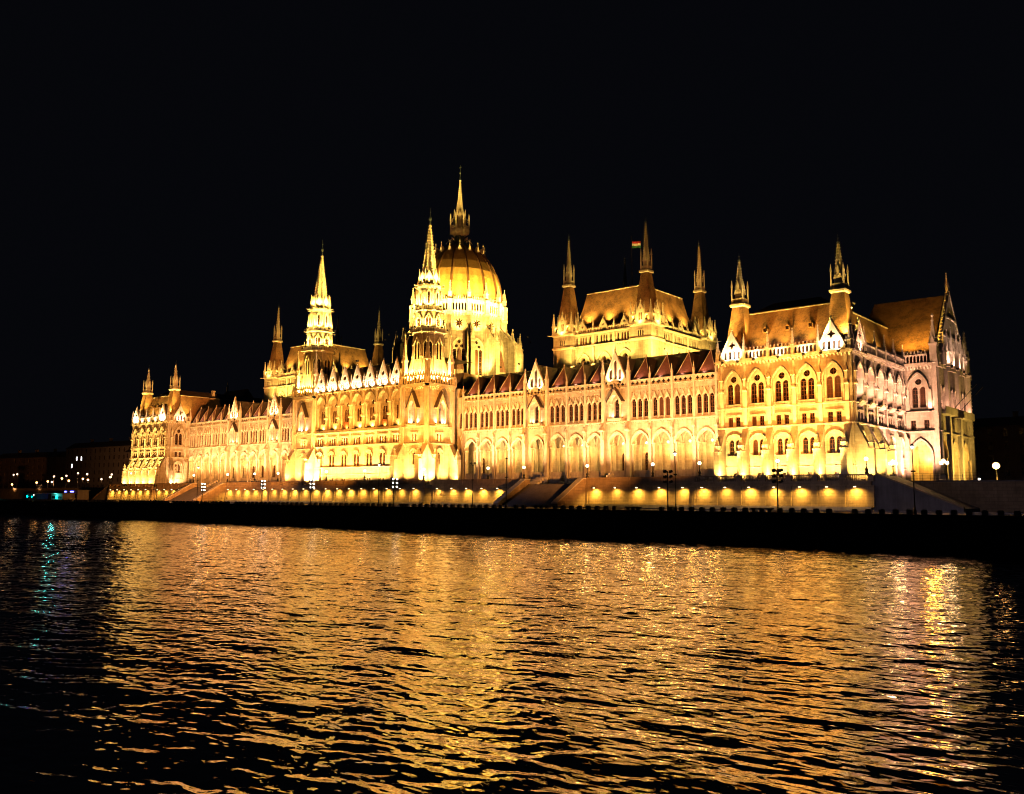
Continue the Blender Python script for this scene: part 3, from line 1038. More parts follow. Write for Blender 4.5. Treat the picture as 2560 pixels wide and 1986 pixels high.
# ================= south and north end blocks (porch under a tall gable)
def end_block(sgn):
    X = 130.4; Y0, Y1 = 28.0, 52.0
    W = X-125.0
    # river-facing face of the end block
    m = MB(); m.use(STONE)
    hl = []
    xc = W/2-.05
    m.face(rect(0, W, 0, 9.9), [arch(xc, 1.95, .2, 5.0, 8.3, 6)], 0, 1.2)
    hood(m, xc, 1.95, 5.0, 8.3, 0, .32, .35, .2)
    H = []
    for dx in (-1.2, 1.2):
        H.append(rect(xc+dx-.45, xc+dx+.45, 10.3, 12.1))
        hl.append(lambda p, dx=dx: window(p, xc+dx, 10.3, .45, 12.1, 12.1, name='rectangular_window'))
    m.face(rect(0, W, 9.9, 13.8), H, 0, .4)
    H = []
    for dx in (-.68, .68):
        H.append(arch(xc+dx, .52, 14.5, 17.9, 18.5))
        hl.append(lambda p, dx=dx: window(p, xc+dx, 14.5, .52, 17.9, 18.5, depth=.5, bars=(1, 4)))
    H.append(circ(xc, 19.4, .6, 12))
    hl.append(lambda p: roundel(p, xc, 19.4, .6, depth=.4))
    m.face(rect(0, W, 13.8, 22.8), H, 0, .5)
    hood(m, xc, 1.65, 17.9, 20.9, 0, .3, .45)
    m.use(TRIM)
    for sx in (-1, 1):
        m.box(xc+sx*2.0-.35, xc+sx*2.0+.35, -.3, .02, 14.0, 17.9)
    string(m, 0, W, 9.95, .34, .3); string(m, 0, W, 13.7, .3, .3)
    m.box(0, W+.3, -.34, .02, 22.35, 22.6); m.box(0, W+.4, -.46, .05, 22.6, 22.85)
    for i in range(9):
        x = (i+.5)*W/9
        m.prismx([(0, 21.7), (-.16, 22.0), (-.28, 22.35), (0, 22.35)], x-.13, x+.13)
    if sgn > 0:
        w = m.build('end_block_front', None, B, (125.0, Y0, 0), 0)
    else:
        w = m.build('end_block_front', None, B, (-130.4, Y0, 0), 0)
    for f in hl: f(w)
    parapet(w, .1, W-.9, 22.9, 24.5, 25.3, y=-.1)
    # interior of the porch
    mm = MB(); mm.use(STONE)
    mm.box(.1, W-.6, 4.4, 4.8, 0, 9.6); mm.box(.1, W-.2, .3, 4.4, 9.3, 9.6)
    mm.build('porch_inner_wall', None, w)
    if sgn > 0:
        point(w, (xc+.7, 2.6, 5.2), 200, (1.0, 0.40, 0.035), 1.2)
        flood(w, (xc, -7.5, .3), (xc, 0, 12), 1900, PNK, 90, .9)
        flood(w, (xc-2.6, -.7, 14.2), (xc-1.2, .3, 18.5), 200, PNK, 120, .9)
        flood(w, (xc+2.2, -.8, 14.2), (xc+1.6, .3, 18.5), 60, PNK, 120, .9)
    # end face
    m = MB(); m.use(STONE)
    D = Y1-Y0
    hl = []
    bw = D/3
    for i in range(3):
        xl, xr = i*bw, (i+1)*bw; c = (xl+xr)/2
        m.face(rect(xl, xr, 0, 9.9), [arch(c, 2.5, .2, 5.2, 8.7, 6)], 0, 1.2)
        hood(m, c, 2.5, 5.2, 8.7, 0, .3, .3)
        m.face(rect(xl, xr, 9.9, 13.8), [rect(c-1.2, c-.4, 10.4, 12.1), rect(c+.4, c+1.2, 10.4, 12.1)], 0, .4)
        for dx in (-.8, .8):
            hl.append(lambda p, c=c, dx=dx: window(p, c+dx, 10.4, .4, 12.1, 12.1, name='rectangular_window'))
        H = [arch(c+dx, .9, 14.2, 17.2, 18.9) for dx in (-2.2, 0, 2.2)]
        m.face(rect(xl, xr, 13.8, 22.8), H, 0, .7)
        for dx in (-2.2, 0, 2.2):
            hl.append(lambda p, c=c, dx=dx: window(p, c+dx, 14.2, .9, 17.2, 18.9, depth=.7, bars=(1, 4)))
            hood(m, c+dx, .9, 17.2, 18.9, 0, .2, .25)
    m.use(TRIM)
    for i in range(4):
        x = i*bw
        m.box(x-.6, x+.6, -.7, .02, 0, 22.0)
        m.sq([(.6, 22.0), (.5, 23.0), (.1, 26.5)], x, -.5)
        m.crockets((x-.6, -.7, 10), (x-.6, -.7, 22), .8, .14)
    string(m, 0, D, 9.95, .34, .3)
    m.box(1.2, D-1.2, -1.6, .02, 13.3, 13.7)      # balcony
    m.box(1.2, D-1.2, -1.6, -1.45, 13.7, 14.7)
    m.box(-.3, D+.3, -.46, .05, 22.5, 22.85)
    ex = X if sgn > 0 else -X
    e = m.build('end_block_gable_front', None, B, (ex, Y0 if sgn > 0 else Y1, 0), PI/2 if sgn > 0 else -PI/2)
    for f in hl: f(e)
    # back wall of the open arches
    mm = MB(); mm.use(STONE)
    mm.box(.2, D-.2, 4.6, 5.0, 0, 9.6); mm.box(.2, D-.2, .3, 4.6, 9.3, 9.6)
    mm.build('porch_inner_wall', None, e)
    # tall gable
    g = MB(); g.use(TRIM)
    out = [(2.2, 22.85), (D-2.2, 22.85), (D-2.2, 24.5), (D/2, 38.0), (2.2, 24.5)]
    holes = [arch(D/2+dx, .75, 24.2, z-1.4, z, 4) for dx, z in ((-5.2, 27.0), (-2.7, 30.0), (0, 31.6), (2.7, 30.0), (5.2, 27.0))] + [foil(D/2, 33.6, 1.0, 4, 16)]
    g.slab(out, holes, -.5, 0)
    for sx in (-1, 1):
        g.prism([(D/2+sx*(D/2-2.2), 24.4), (D/2+sx*(D/2-1.8), 24.4), (D/2, 38.7), (D/2, 38.0)], -.7, .15)
        g.crockets((D/2+sx*(D/2-1.9), -.3, 24.7), (D/2+sx*.2, -.3, 38.4), .85, .42)
    go = g.build('great_gable', None, e)
    for dx in (-8.0, -5.0, -2.0, 2.0, 5.0, 8.0):
        pinnacle(go, D/2+dx, -.95, 22.85, 9.4-.35*abs(dx), .8)
    gb = MB(); gb.use(DSLATE)
    gb.prism([(2.6, 22.9), (D-2.6, 22.9), (D/2, 37.4)], .3, .5)
    gb.build('gable_backing', None, go)
    for z in (25, 29, 33):
        gs = MB(); gs.use(TRIM)
        hw_ = (38.0-z)/(38.0-24.5)*(D/2-2.2)
        gs.box(D/2-hw_, D/2+hw_, -.75, -.5, z-.18, z+.12)
        gs.build('gable_band', None, go)
    pinnacle(go, D/2, -.25, 38.0, 4.6, .55, name='finial')
    for x in (.4, D-.4):
        pinnacle(e, x, -.2, 22.85, 9.6, 1.25, name='corner_turret')
        mm = MB(); mm.use(TRIM)
        mm.lathe([(.95, 0), (.85, 9.9), (1.0, 10), (.75, 10.4), (.75, 22.4), (1.05, 22.85)], 8, x, -.25)
        mm.crockets((x+.6, -.9, 11), (x+.6, -.9, 22), .7, .16)
        mm.build('corner_shaft', None, e)
    if sgn > 0:
        for dx in (-6.5, -2.5, 2.5, 6.5):
            flood(e, (D/2+dx, -1.9, 22.9), (D/2+dx*.6, -.3, 31), 150, (1.0, .58, .40), 110, .9)
        for i in range(3):
            for dx in (-2.2, 0, 2.2):
                flood(e, ((i+.5)*bw+dx, -1.2, 14.2), ((i+.5)*bw+dx, .2, 18), 50, PNK, 130, .9, body=False)
        for i in range(3):
            point(e, ((i+.5)*bw, 2.6, 5.0), 190, (1.0, 0.50, 0.07), .9)
        flood(e, (D*.5, -9, .4), (D*.5, 0, 8), 1000, GLD, 120, .9, body=False)
        # two flag poles slanting out over the balcony
        for yy in (8.5, 13.5):
            mm = MB(); mm.use(IRON)
            mm.tube((yy, -1.4, 14.9), (yy, -5.4, 19.2), .07, .05)
            mm.build('flag_pole', None, e)
    # roof of the end block
    m = MB(); m.use(SLATE)
    xi = 114.0
    ps = [(xi*sgn, Y0+1.0, 23.2), ((X-.4)*sgn, Y0+1.0, 23.2), ((X-.4)*sgn, Y1-1.0, 23.2), (xi*sgn, Y1-1.0, 23.2), ((xi+2.5)*sgn, 40, 38.0), ((X-.4)*sgn, 40, 38.0),
          ((xi+1.0)*sgn, Y0+5.6, 30.0), ((X-.4)*sgn, Y0+5.6, 30.0)]
    m.add(ps, [(0,1,7,6),(6,7,5,4),(2,3,4,5),(3,0,6,4)])
    r = m.build('end_block_roof', None, B)
    if sgn > 0:
        for xx in (125.9, 128.4):
            flood(r, (xx, Y0-.1, 25.5), (xx-.6, Y0+4.0, 31), 420, (1.0, .50, .07), 110, .9)
        flood(r, (118.5, 19.5, 33.6), (124.5, 34, 31), 3000, (1.0, .50, .08), 80, .9)
end_block(1)
end_block(-1)

# ================= arcaded wings
WB = [26.0, 27.9, 33.0, 38.1, 43.1, 47.85, 54.2, 59.6, 64.6, 69.55, 76.0, 81.05, 86.25, 91.2, 96.1, 100.45]
WK = 'SNNNNGNNNGNNNNN'
def ogee_hoods(m, xs, z):
    for x in xs:
        m.prism([(x-.52, z-.1), (x+.52, z-.1), (x+.30, z+.28), (x+.08, z+.75), (x, z+1.15), (x-.08, z+.75), (x-.30, z+.28)], -.28, .02)
        m.crockets((x, -.16, z+1.1), (x, -.16, z+1.5), .2, .13)

def wing(sgn):
    m = MB(); m.use(STONE)
    hl = []
    bays = []
    for i, k in enumerate(WK):
        x0, x1 = WB[i], WB[i+1]
        if sgn < 0: x0, x1 = -x1, -x0
        bays.append((x0, x1, k, i))
    for x0, x1, k, i in bays:
        c = (x0+x1)/2; bw = x1-x0
        m.use(STONE)
        if k == 'S':
            m.face(rect(x0, x1, 0, 13.3), [arch(c, .45, 3.0, 5.2, 5.8)], 0, .4)
            hl.append(lambda p, c=c: window(p, c, 3.0, .45, 5.2, 5.8))
            m.face(rect(x0, x1, 13.3, 20.6), [arch(c, .4, 14, 17.4, 17.85)], 0, .4)
            hl.append(lambda p, c=c: window(p, c, 14, .4, 17.4, 17.85))
            m.face(rect(x0, x1, 20.6, 21.7), [], 0)
            continue
        hw = bw/2-.62 if k == 'N' else bw/2-1.35
        m.face(rect(x0, x1, 0, 13.3), [arch(c, hw, 1.5, 8.45, 8.45+min(hw*1.25, 2.9), 7)], 0, .9)
        m.use(TRIM)
        hood(m, c, hw, 8.45, 8.45+min(hw*1.25, 2.9), 0, .36, .26)
        for sx in (-1, 1):
            m.box(c+sx*hw-.35, c+sx*hw+.35, -.22, .9, 8.2, 8.5)          # capitals
            m.lathe([(.22, 1.5), (.17, 2.1), (.17, 8.2)], 8, c+sx*(hw-.02), .12)
        m.box(c-hw, c+hw, .25, .55, 1.5, 2.75)                            # low parapet inside the arch
        m.box(c-hw, c+hw, .18, .62, 2.75, 2.95)
        for j in range(int(bw*1.1)):
            xx = c-hw+.4+j*(2*hw-.8)/max(1, int(bw*1.1)-1)
            m.box(xx-.10, xx+.10, .21, .26, 1.7, 2.6)
        m.use(STONE)
        # upper storey
        if k == 'N':
            xs = [c+dx*bw*.285 for dx in (-1, 0, 1)]
            H = [arch(x, .50, 14.0, 17.35, 17.9) for x in xs]
            for x in xs:
                hl.append(lambda p, x=x: window(p, x, 14.0, .50, 17.35, 17.9, depth=.26, bars=(1, 3)))
            # small blind niches above
            for x in (xs[0]+bw*.142, xs[1]+bw*.142, xs[0]-bw*.10, xs[2]+bw*.10):
                H.append(circ(x, 19.25, .15, 8))
            m.face(rect(x0, x1, 13.3, 20.6), H, 0, .6)
            m.use(TRIM)
            for x in xs:
                hood(m, x, .52, 17.35, 17.95, 0, .17, .3)
            ogee_hoods(m, xs, 18.1)
            for j in range(4):
                x = xs[0]-bw*.142+j*bw*.285
                m.lathe([(.16, 13.6), (.12, 13.9), (.12, 17.1), (.2, 17.35)], 6, x, -.12)
        else:
            H = [arch(c, .72, 14.2, 17.4, 18.2)]
            hl.append(lambda p, c=c: window(p, c, 14.2, .72, 17.4, 18.2, depth=.6, bars=(1, 4)))
            m.face(rect(x0, x1, 13.3, 20.6), H, 0, .6)
            m.use(TRIM)
            # canopied niche around the window
            for sx in (-1, 1):
                m.box(c+sx*1.45-.17, c+sx*1.45+.17, -1.0, -.7, 14.0, 17.2)
                m.box(c+sx*1.45-.22, c+sx*1.45+.22, -1.05, .02, 17.2, 17.5)
            m.box(c-1.75, c+1.75, -1.15, .02, 13.5, 13.95)
            m.band(arch(c, 1.15, 17.0, 17.5, 18.9), [(c-1.75, 17.0), (c-1.75, 17.5)] + [(c+sx_*1.75*(1-abs(t)), 17.5+2.6*abs(t)) for sx_, t in [(-1, .2), (-1, .4), (-1, .6), (-1, .8), (-1, 1.0)]] + [(c+1.75*(1-t), 17.5+2.6*t) for t in (.8, .6, .4, .2)] + [(c+1.75, 17.5), (c+1.75, 17.0)], -1.1, .02)
            m.use(DSLATE)
            for sx in (-1, 1):
                m.prism([(c+sx*1.9, 17.45), (c+sx*2.05, 17.55), (c, 20.6), (c, 20.25)], -1.2, .02)
            m.use(TRIM)
            m.crockets((c, -1.1, 20.4), (c, -1.1, 21.4), .25, .16)
        # frieze of pierced crosses
        m.use(TRIM)
        n = max(3, int(bw/1.05))
        sp = (bw-.5)/n
        m.face(rect(x0, x1, 20.6, 21.7), [cross(x0+.25+(j+.5)*sp, 21.14, .40) for j in range(n)], -.12, .2)
        m.box(x0, x1, -.3, .05, 20.42, 20.6)
        m.box(x0, x1, -.28, .3, 21.7, 21.86)
        for j in range(int(bw/.45)):
            x = x0+(j+.5)*bw/int(bw/.45)
            m.box(x-.09, x+.09, -.26, .02, 20.2, 20.42)
        m.box(x0, x1, -.34, .02, 13.05, 13.3); m.box(x0, x1, -.24, .02, 13.3, 13.5)
        for j in range(int(bw/.5)):
            x = x0+(j+.5)*bw/int(bw/.5)
            m.box(x-.08, x+.08, -.24, .02, 12.8, 13.05)
    # plinth
    m.use(STONE)
    a, b_ = (WB[0], WB[-1]) if sgn > 0 else (-WB[-1], -WB[0])
    m.box(a, b_, -.35, -.02, 0, 1.1)
    m.use(TRIM)
    m.box(a, b_, -.42, -.02, 1.1, 1.3)
    wall = m.build('wing_facade', None, B, (0, 8.0, 0))
    for f in hl: f(wall)
    # piers
    for i in range(1, len(WB)-1):
        x = WB[i]*sgn
        big = (WK[i] == 'G') or (WK[i-1] == 'G')
        def mkp(big=big):
            mm = MB(); mm.use(TRIM)
            w = .42 if big else .27; p = .95 if big else .42
            mm.box(-w, w, -p, .03, 0, 12.4)
            mm.box(-w-.08, w+.08, -p-.1, .02, 0, 1.6)
            mm.prismx([(-p, 12.4), (0, 12.4), (0, 13.2), (-p*.7, 13.2)], -w, w)
            mm.box(-w*.8, w*.8, -p*.72, .02, 13.2, 22.0)
            mm.sq([(w*1.0, 11.2), (w*1.2, 11.3), (w*1.2, 11.6), (w*.3, 12.4)], 0, -p-.05)
            mm.box(-w*.5, w*.5, -p-.22, -p, 9.4, 11.2)
            return mm.mesh('pier')
        put('pier', cached(('pier', big), mkp), wall, (x, 0, 0))
        if big: pinnacle(wall, x, -.45, 22.0, 4.9, .62)
        else: pinnacle(wall, x, -.15, 21.86, 2.7, .34)
    # loggia interior
    mm = MB(); mm.use(STONE)
    mm.box(a, b_, 4.0, 4.4, 0, 12.5)
    mm.box(a, b_, .9, 4.0, 12.0, 12.4)
    mm.box(a, b_, .05, 4.0, .9, 1.45)
    for x0, x1, k, i in bays:
        if k == 'S': continue
        c = (x0+x1)/2
        mm.use(TRIM)
        mm.box(x0-.3, x0+.3, 3.7, 4.0, 1.45, 8.2); mm.box(x0-.4, x0+.4, 3.6, 4.0, 8.2, 8.5)
        for sx in (-1, 1):
            mm.band([(c+sx*2.3, 8.5), (c+sx*2.0, 9.8), (c+sx*1.2, 11.0), (c, 11.9)], [(c+sx*2.6, 8.5), (c+sx*2.3, 10.0), (c+sx*1.4, 11.4), (c, 12.3)], 3.8, 4.0)
    lo = mm.build('loggia', None, wall)
    for x0, x1, k, i in bays:
        c = (x0+x1)/2
        if k == 'S': continue
        if i in (1, 6, 7, 8):
            for dx in (-.55, .55):
                o = window(lo, c+dx, 2.2, .42, 6.2, 6.9, y=3.55, depth=.42)
        elif i in (9, 10):
            window(lo, c-.9, 2.2, .42, 6.2, 6.9, y=3.55, depth=.42)
        # hanging lantern
        def mkl():
            q = MB(); q.use(IRON)
            q.tube((0, 0, 0), (0, 0, -3.0), .02, n=4)
            q.use(GLOBE); q.ball((0, 0, -3.25), .24, 8, 5)
            return q.mesh('hanging_lantern')
        put('hanging_lantern', cached('hl', mkl), lo, (c, 2.4, 11.98))
        point(lo, (c, 2.4, 7.2), 105, (1.0, .52, .11) if sgn > 0 else (1.0, .46, .10), .6)
    # gables over the canopied bays, tile dormer roofs over the others
    rm = MB(); rm.use(DSLATE)
    rm.add([(a, .5, 21.7), (b_, .5, 21.7), (b_, 8.6, 28.0), (a, 8.6, 28.0), (b_, 16.5, 21.7), (a, 16.5, 21.7)], [(0,1,2,3),(3,2,4,5)])
    rm.add([(a, .3, 21.68), (b_, .3, 21.68), (b_, 1.2, 21.68), (a, 1.2, 21.68)], [(0,1,2,3)])
    roof = rm.build('wing_roof', None, B, (0, 8.0, 0))
    for x0, x1, k, i in bays:
        c = (x0+x1)/2; bw = x1-x0
        if k == 'S': continue
        if k == 'G':
            gable(wall, c, 21.9, 2.6, 28.2, y=-.25, kind='lancet')
            g2 = MB(); g2.use(DSLATE)
            g2.add([(-2.5, .1, 22), (2.5, .1, 22), (0, .1, 27.6), (-2.5, 6, 22), (2.5, 6, 22), (0, 7.5, 27.6)], [(0,2,5,3),(1,4,5,2),(0,1,2)])
            g2.build('cross_roof', None, roof, (c, 0, 0))
            for sx in (-1, 1):
                flood(wall, (c+sx*1.6, -1.35, 21.8), (c+sx*.5, -.2, 25.5), 165, (1.0, .60, .30), 120, .9)
            flood(wall, (c-1.0, -.62, 14.05), (c-.6, .0, 17.6), 34, (1.0, .66, .36), 150, .9, .12, body=False)
            flood(wall, (c+1.0, -.62, 14.05), (c+.6, .0, 17.6), 34, (1.0, .66, .36), 150, .9, .12, body=False)
        else:
            def mkd(bw=round(bw, 1)):
                d = MB(); d.use(RTILE)
                h = bw/2-.42
                P = [(-h, .55, 21.9), (h, .55, 21.9), (h*.9, 5.5, 24.5), (-h*.9, 5.5, 24.5), (0, 2.6, 26.9), (0, 7.6, 26.9)]
                d.add(P, [(0,1,4)])
                d.use(DSLATE)
                d.add(P, [(1,2,5,4),(3,0,4,5)])
                d.use(TRIM)
                for q in (0, 1):
                    d.tube(P[q], P[4], .09, .06, 5)
                d.lathe([(.08, 26.8), (.16, 27.1), (.03, 27.6)], 5, 0, 2.6)
                d.use(DSLATE)
                d.box(-h, h, .42, .55, 21.86, 22.3)
                return d.mesh('dormer_roof')
            put('dormer_roof', cached(('dr', round(bw, 1)), mkd), roof, (c, 0, 0))
            flood(roof, (c-bw*.12, -.05, 22.05), (c, 2.0, 25.0), 20, PNK, 120, .9, .15, body=False)
    return wall

for sgn in (1, -1):
    w = wing(sgn)
    cl = PCH
    for i, k in enumerate(WK):
        if k == 'S': continue
        c = sgn*(WB[i]+WB[i+1])/2
        flood(w, (c, -7.5, .3), (c, 0, 17.0), 1500, PCH, 84, .9)

# ================= central river block
YC = -2.3
m = MB(); m.use(STONE)
hl = []
NB, BW = 7, 5.0
for i in range(NB):
    c = (i-3)*BW; x0, x1 = c-BW/2, c+BW/2
    m.use(STONE)
    H = [rect(c-.75, c-.15, 1.15, 1.95), rect(c+.15, c+.75, 1.15, 1.95)]
    for dx in (-.45, .45):
        hl.append(lambda p, c=c, dx=dx: window(p, c+dx, 1.15, .3, 1.95, 1.95, name='cellar_window', bars=(0, 1)))
    for dx in (-.6, .6):
        H.append(arch(c+dx, .46, 5.0, 7.7, 8.2))
        hl.append(lambda p, c=c, dx=dx: window(p, c+dx, 5.0, .46, 7.7, 8.2, depth=.26))
    m.face(rect(x0, x1, 0, 10.3), H, 0, .5)
    hood(m, c, 1.3, 7.5, 8.85, 0, .24, .34)
    H = []
    for dx in (-.95, 0, .95):
        H.append(rect(c+dx-.37, c+dx+.37, 10.6, 12.4))
        hl.append(lambda p, c=c, dx=dx: window(p, c+dx, 10.6, .37, 12.4, 12.4, depth=.22, name='rectangular_window'))
    m.face(rect(x0, x1, 10.3, 14.0), H, 0, .4)
    m.box(c-1.6, c+1.6, -.2, .02, 12.65, 12.9)
    # tall loggia arch
    m.face(rect(x0, x1, 14.0, 24.7), [arch(c, 1.95, 14.6, 21.2, 23.75, 6)], 0, .95)
    hood(m, c, 1.85, 21.2, 23.7, 0, .34, .32)
    m.use(TRIM)
    m.box(c-2.3, c-1.75, -.25, .9, 20.9, 21.2); m.box(c+1.75, c+2.3, -.25, .9, 20.9, 21.2)
    for sx in (-1, 1):
        m.lathe([(.26, 14.6), (.2, 15.2), (.2, 20.9)], 8, c+sx*1.8, .3)
    m.use(STONE)
    H = [arch(c+dx, .38, 16.5, 19.6, 20.0) for dx in (-.85, 0, .85)] + [circ(c, 21.25, .55, 12)]
    m.face(arch(c, 2.0, 14.5, 21.2, 23.8, 6), H, .93, .4)
    for dx in (-.85, 0, .85):
        hl.append(lambda p, c=c, dx=dx: window(p, c+dx, 16.5, .38, 19.6, 20.0, y=.93, depth=.2))
    hl.append(lambda p, c=c: roundel(p, c, 21.25, .55, y=.93, depth=.2))
m.use(TRIM)
X0, X1 = -17.5, 17.5
string(m, X0, X1, 2.9, .22, .16); string(m, X0, X1, 4.75, .3, .3); string(m, X0, X1, 10.3, .34, .34)
string(m, X0, X1, 13.95, .4, .5); string(m, X0, X1, 24.75, .5, .5)
m.box(X0, X1, -.42, .02, 14.15, 14.6)
for i in range(NB+1):
    x = (i-3.5)*BW
    m.box(x-.3, x+.3, -.3, .02, 10.4, 24.5)
    m.sq([(.34, 17.5), (.42, 17.6), (.42, 18.0), (.25, 18.3), (.25, 20.6), (.4, 20.8), (.1, 22.4)], x, -.3)
for i in range(28):
    x = X0+(i+.5)*35/28
    m.prismx([(0, 23.9), (-.2, 24.2), (-.32, 24.5), (0, 24.5)], x-.14, x+.14)
cen = m.build('central_facade', None, B, (0, YC, 0))
for f in hl: f(cen)
for i in range(NB):
    c = (i-3)*BW
    gable(cen, c, 25.0, 2.05, 30.9, y=-.1, kind='round')
    if i: pinnacle(cen, c-BW/2, -.2, 25.0, 3.9, .42)
    if i in (2, 5):     # hanging banners below two windows
        mm = MB(); mm.use(BANNER)
        mm.box(-.95, .95, -.12, -.06, 0, 2.0)
        mm.build('banner', None, cen, (c-.3, .8, 14.65))
    flood(cen, (c, -4.2, .35), (c, 0, 9.5), 1150, YEL, 115, .9)
    flood(cen, (c, .45, 14.85), (c, 1.2, 20.5), 95, GLD, 150, .9)
    flood(cen, (c, -1.15, 10.75), (c, 0, 15.5), 150, YEL, 140, .9, body=False)
    for sx in (-1, 1):
        flood(cen, (c+sx*1.3, -1.2, 24.95), (c+sx*.6, -.1, 28.0), 120, WHT, 125, .9, body=(sx > 0))
m = MB(); m.use(DSLATE)
m.add([(-18, YC+.6, 25), (18, YC+.6, 25), (18, 9, 33), (-18, 9, 33), (18, 22, 33), (-18, 22, 33)], [(0,1,2,3), (3,2,4,5)])
croof = m.build('central_roof', None, B)
m = MB(); m.use(STONE)        # body under the dome
m.box(-26, 26, 8.5, 62, 0, 24.0)
m.box(-22, 22, 14, 55, 24.0, 29.0)
m.build('dome_hall_wall', None, B)

# ================= twin river towers
def tower(sgn):
    ax, ay, hs = 21.8*sgn, 1.5, 4.25
    out = []
    for a in (0, PI/2, -PI/2):
        if a == 0: org = (ax-hs, ay-hs)
        elif a > 0: org = (ax+hs, ay-hs)
        else: org = (ax-hs, ay+hs)
        W = 2*hs; c = hs
        m = MB(); m.use(STONE); hl = []
        m.face(rect(0, W, 0, 10.0), [arch(c, .5, 5.0, 7.4, 8.0)], 0, .4)
        hl.append(lambda p: window(p, c, 5.0, .5, 7.4, 8.0))
        hood(m, c, 1.2, 7.4, 8.7, 0, .24, .3)
        H = []
        for dx in (-.5, .5):
            H.append(rect(c+dx-.32, c+dx+.32, 10.5, 12.3))
            hl.append(lambda p, dx=dx: window(p, c+dx, 10.5, .32, 12.3, 12.3, name='rectangular_window'))
        m.face(rect(0, W, 10.0, 14.3), H, 0, .4)
        m.box(c-1.3, c+1.3, -.2, .02, 12.55, 12.8)
        m.face(rect(0, W, 14.3, 24.2), [arch(c, .7, 14.6, 18.4, 19.5)], 0, .8)
        hl.append(lambda p: window(p, c, 14.6, .7, 18.4, 19.5, depth=.8, bars=(1, 5)))
        m.use(TRIM)
        # gabled canopy
        for sx in (-1, 1):
            m.box(c+sx*1.35-.18, c+sx*1.35+.18, -.95, -.6, 14.7, 18.2)
            m.box(c+sx*1.35-.22, c+sx*1.35+.22, -1.0, .02, 18.2, 18.5)
        m.box(c-1.8, c+1.8, -1.1, .02, 14.25, 14.7)
        m.band(arch(c, 1.1, 18.3, 18.6, 20.3), [(c-1.7, 18.3), (c-1.7, 18.6)] + [(c-1.7*(1-t), 18.6+3.6*t) for t in (.2, .4, .6, .8, 1.0)] + [(c+1.7*(1-t), 18.6+3.6*t) for t in (.8, .6, .4, .2)] + [(c+1.7, 18.6), (c+1.7, 18.3)], -1.05, .02)
        m.use(DSLATE)
        for sx in (-1, 1):
            m.prism([(c+sx*1.85, 18.5), (c+sx*2.0, 18.6), (c, 22.7), (c, 22.3)], -1.15, .02)
        m.use(TRIM)
        m.crockets((c, -1.0, 22.5), (c, -1.0, 23.6), .25, .18)
        string(m, -.1, W+.1, 10.0, .36, .34); string(m, -.1, W+.1, 14.1, .36, .34)
        for sx in (0, W):                   # corner strips
            m.box(sx-.75, sx+.75, -.28, .02, 10.1, 23.6)
            m.box(sx-.35, sx+.35, -.45, .02, 10.1, 23.0)
        m.box(-.6, W+.6, -.6, .05, 23.6, 23.9); m.box(-.75, W+.75, -.75, .05, 23.9, 24.25)
        for i in range(14):
            x = (i+.5)*W/14
            m.prismx([(0, 22.9), (-.2, 23.2), (-.4, 23.6), (0, 23.6)], x-.13, x+.13)
        w = m.build('tower_facade', None, B, (org[0], org[1], 0), a)
        for f in hl: f(w)
        parapet(w, -.5, W+.5, 24.3, 26.4, 27.2, y=-.45, n=11)
        for x in (-.45, W+.45):
            pinnacle(w, x, -.4, 24.25, 4.4, .7)
        # flaring corner buttresses with niches
        if a >= 0:
            for x in ((0.0, W) if a == 0 else (0.6, W-.4)):
                buttress(w, x, 1.5 if a == 0 else 1.2, 3.1, 6.2, 10.0)
        out.append(w)
        if a == 0 or (a > 0):
            flood(w, (c-.95, -.55, 14.8), (c-.7, .2, 18.5), 60, (1, .7, .42), 150, .9, .12, body=False)
            flood(w, (c+.95, -.55, 14.8), (c+.7, .2, 18.5), 60, (1, .7, .42), 150, .9, .12, body=False)
            flood(w, (c-2.2, -3.4, .4), (c-1.2, 0, 9.5), 900, YEL, 110, .9)
            flood(w, (c+2.2, -3.4, .4), (c+1.2, 0, 9.5), 900, YEL, 110, .9)
            flood(w, (c, -1.4, 10.5), (c, 0, 14.0), 160, YEL, 140, .9, body=False)
    flood(B, (ax+hs+2.6, ay-hs-2.6, .5), (ax+hs-.2, ay-hs+.2, 7.0), 1300, YEL, 110, .9)
    flood(B, (ax+hs+3.0, ay-hs-3.0, .9), (ax+hs, ay-hs, 18.5), 3000, YEL, 60, .9, body=False)
    # upper stages
    m = MB(); m.use(STONE)
    o1 = [(4.15, 24.2), (4.15, 26.6), (3.75, 28.0), (3.75, 36.6)]
    ap = 1.0/math.cos(PI/8)
    m.lathe([(3.95*ap, 24.2), (3.7*ap, 29.0), (3.6*ap, 36.7)], 8)
    m.use(TRIM)
    # broaches climbing from the square corners
    for sx in (-1, 1):
        for sy in (-1, 1):
            m.add([(sx*4.0, sy*4.0, 24.4), (sx*1.3, sy*4.0, 24.4), (sx*4.0, sy*1.3, 24.4), (sx*2.55, sy*2.55, 33.0)], [(0,1,3),(0,3,2),(1,2,3),(0,1,2)])
    st = m.build('tower_stage', None, B, (ax, ay, 0))
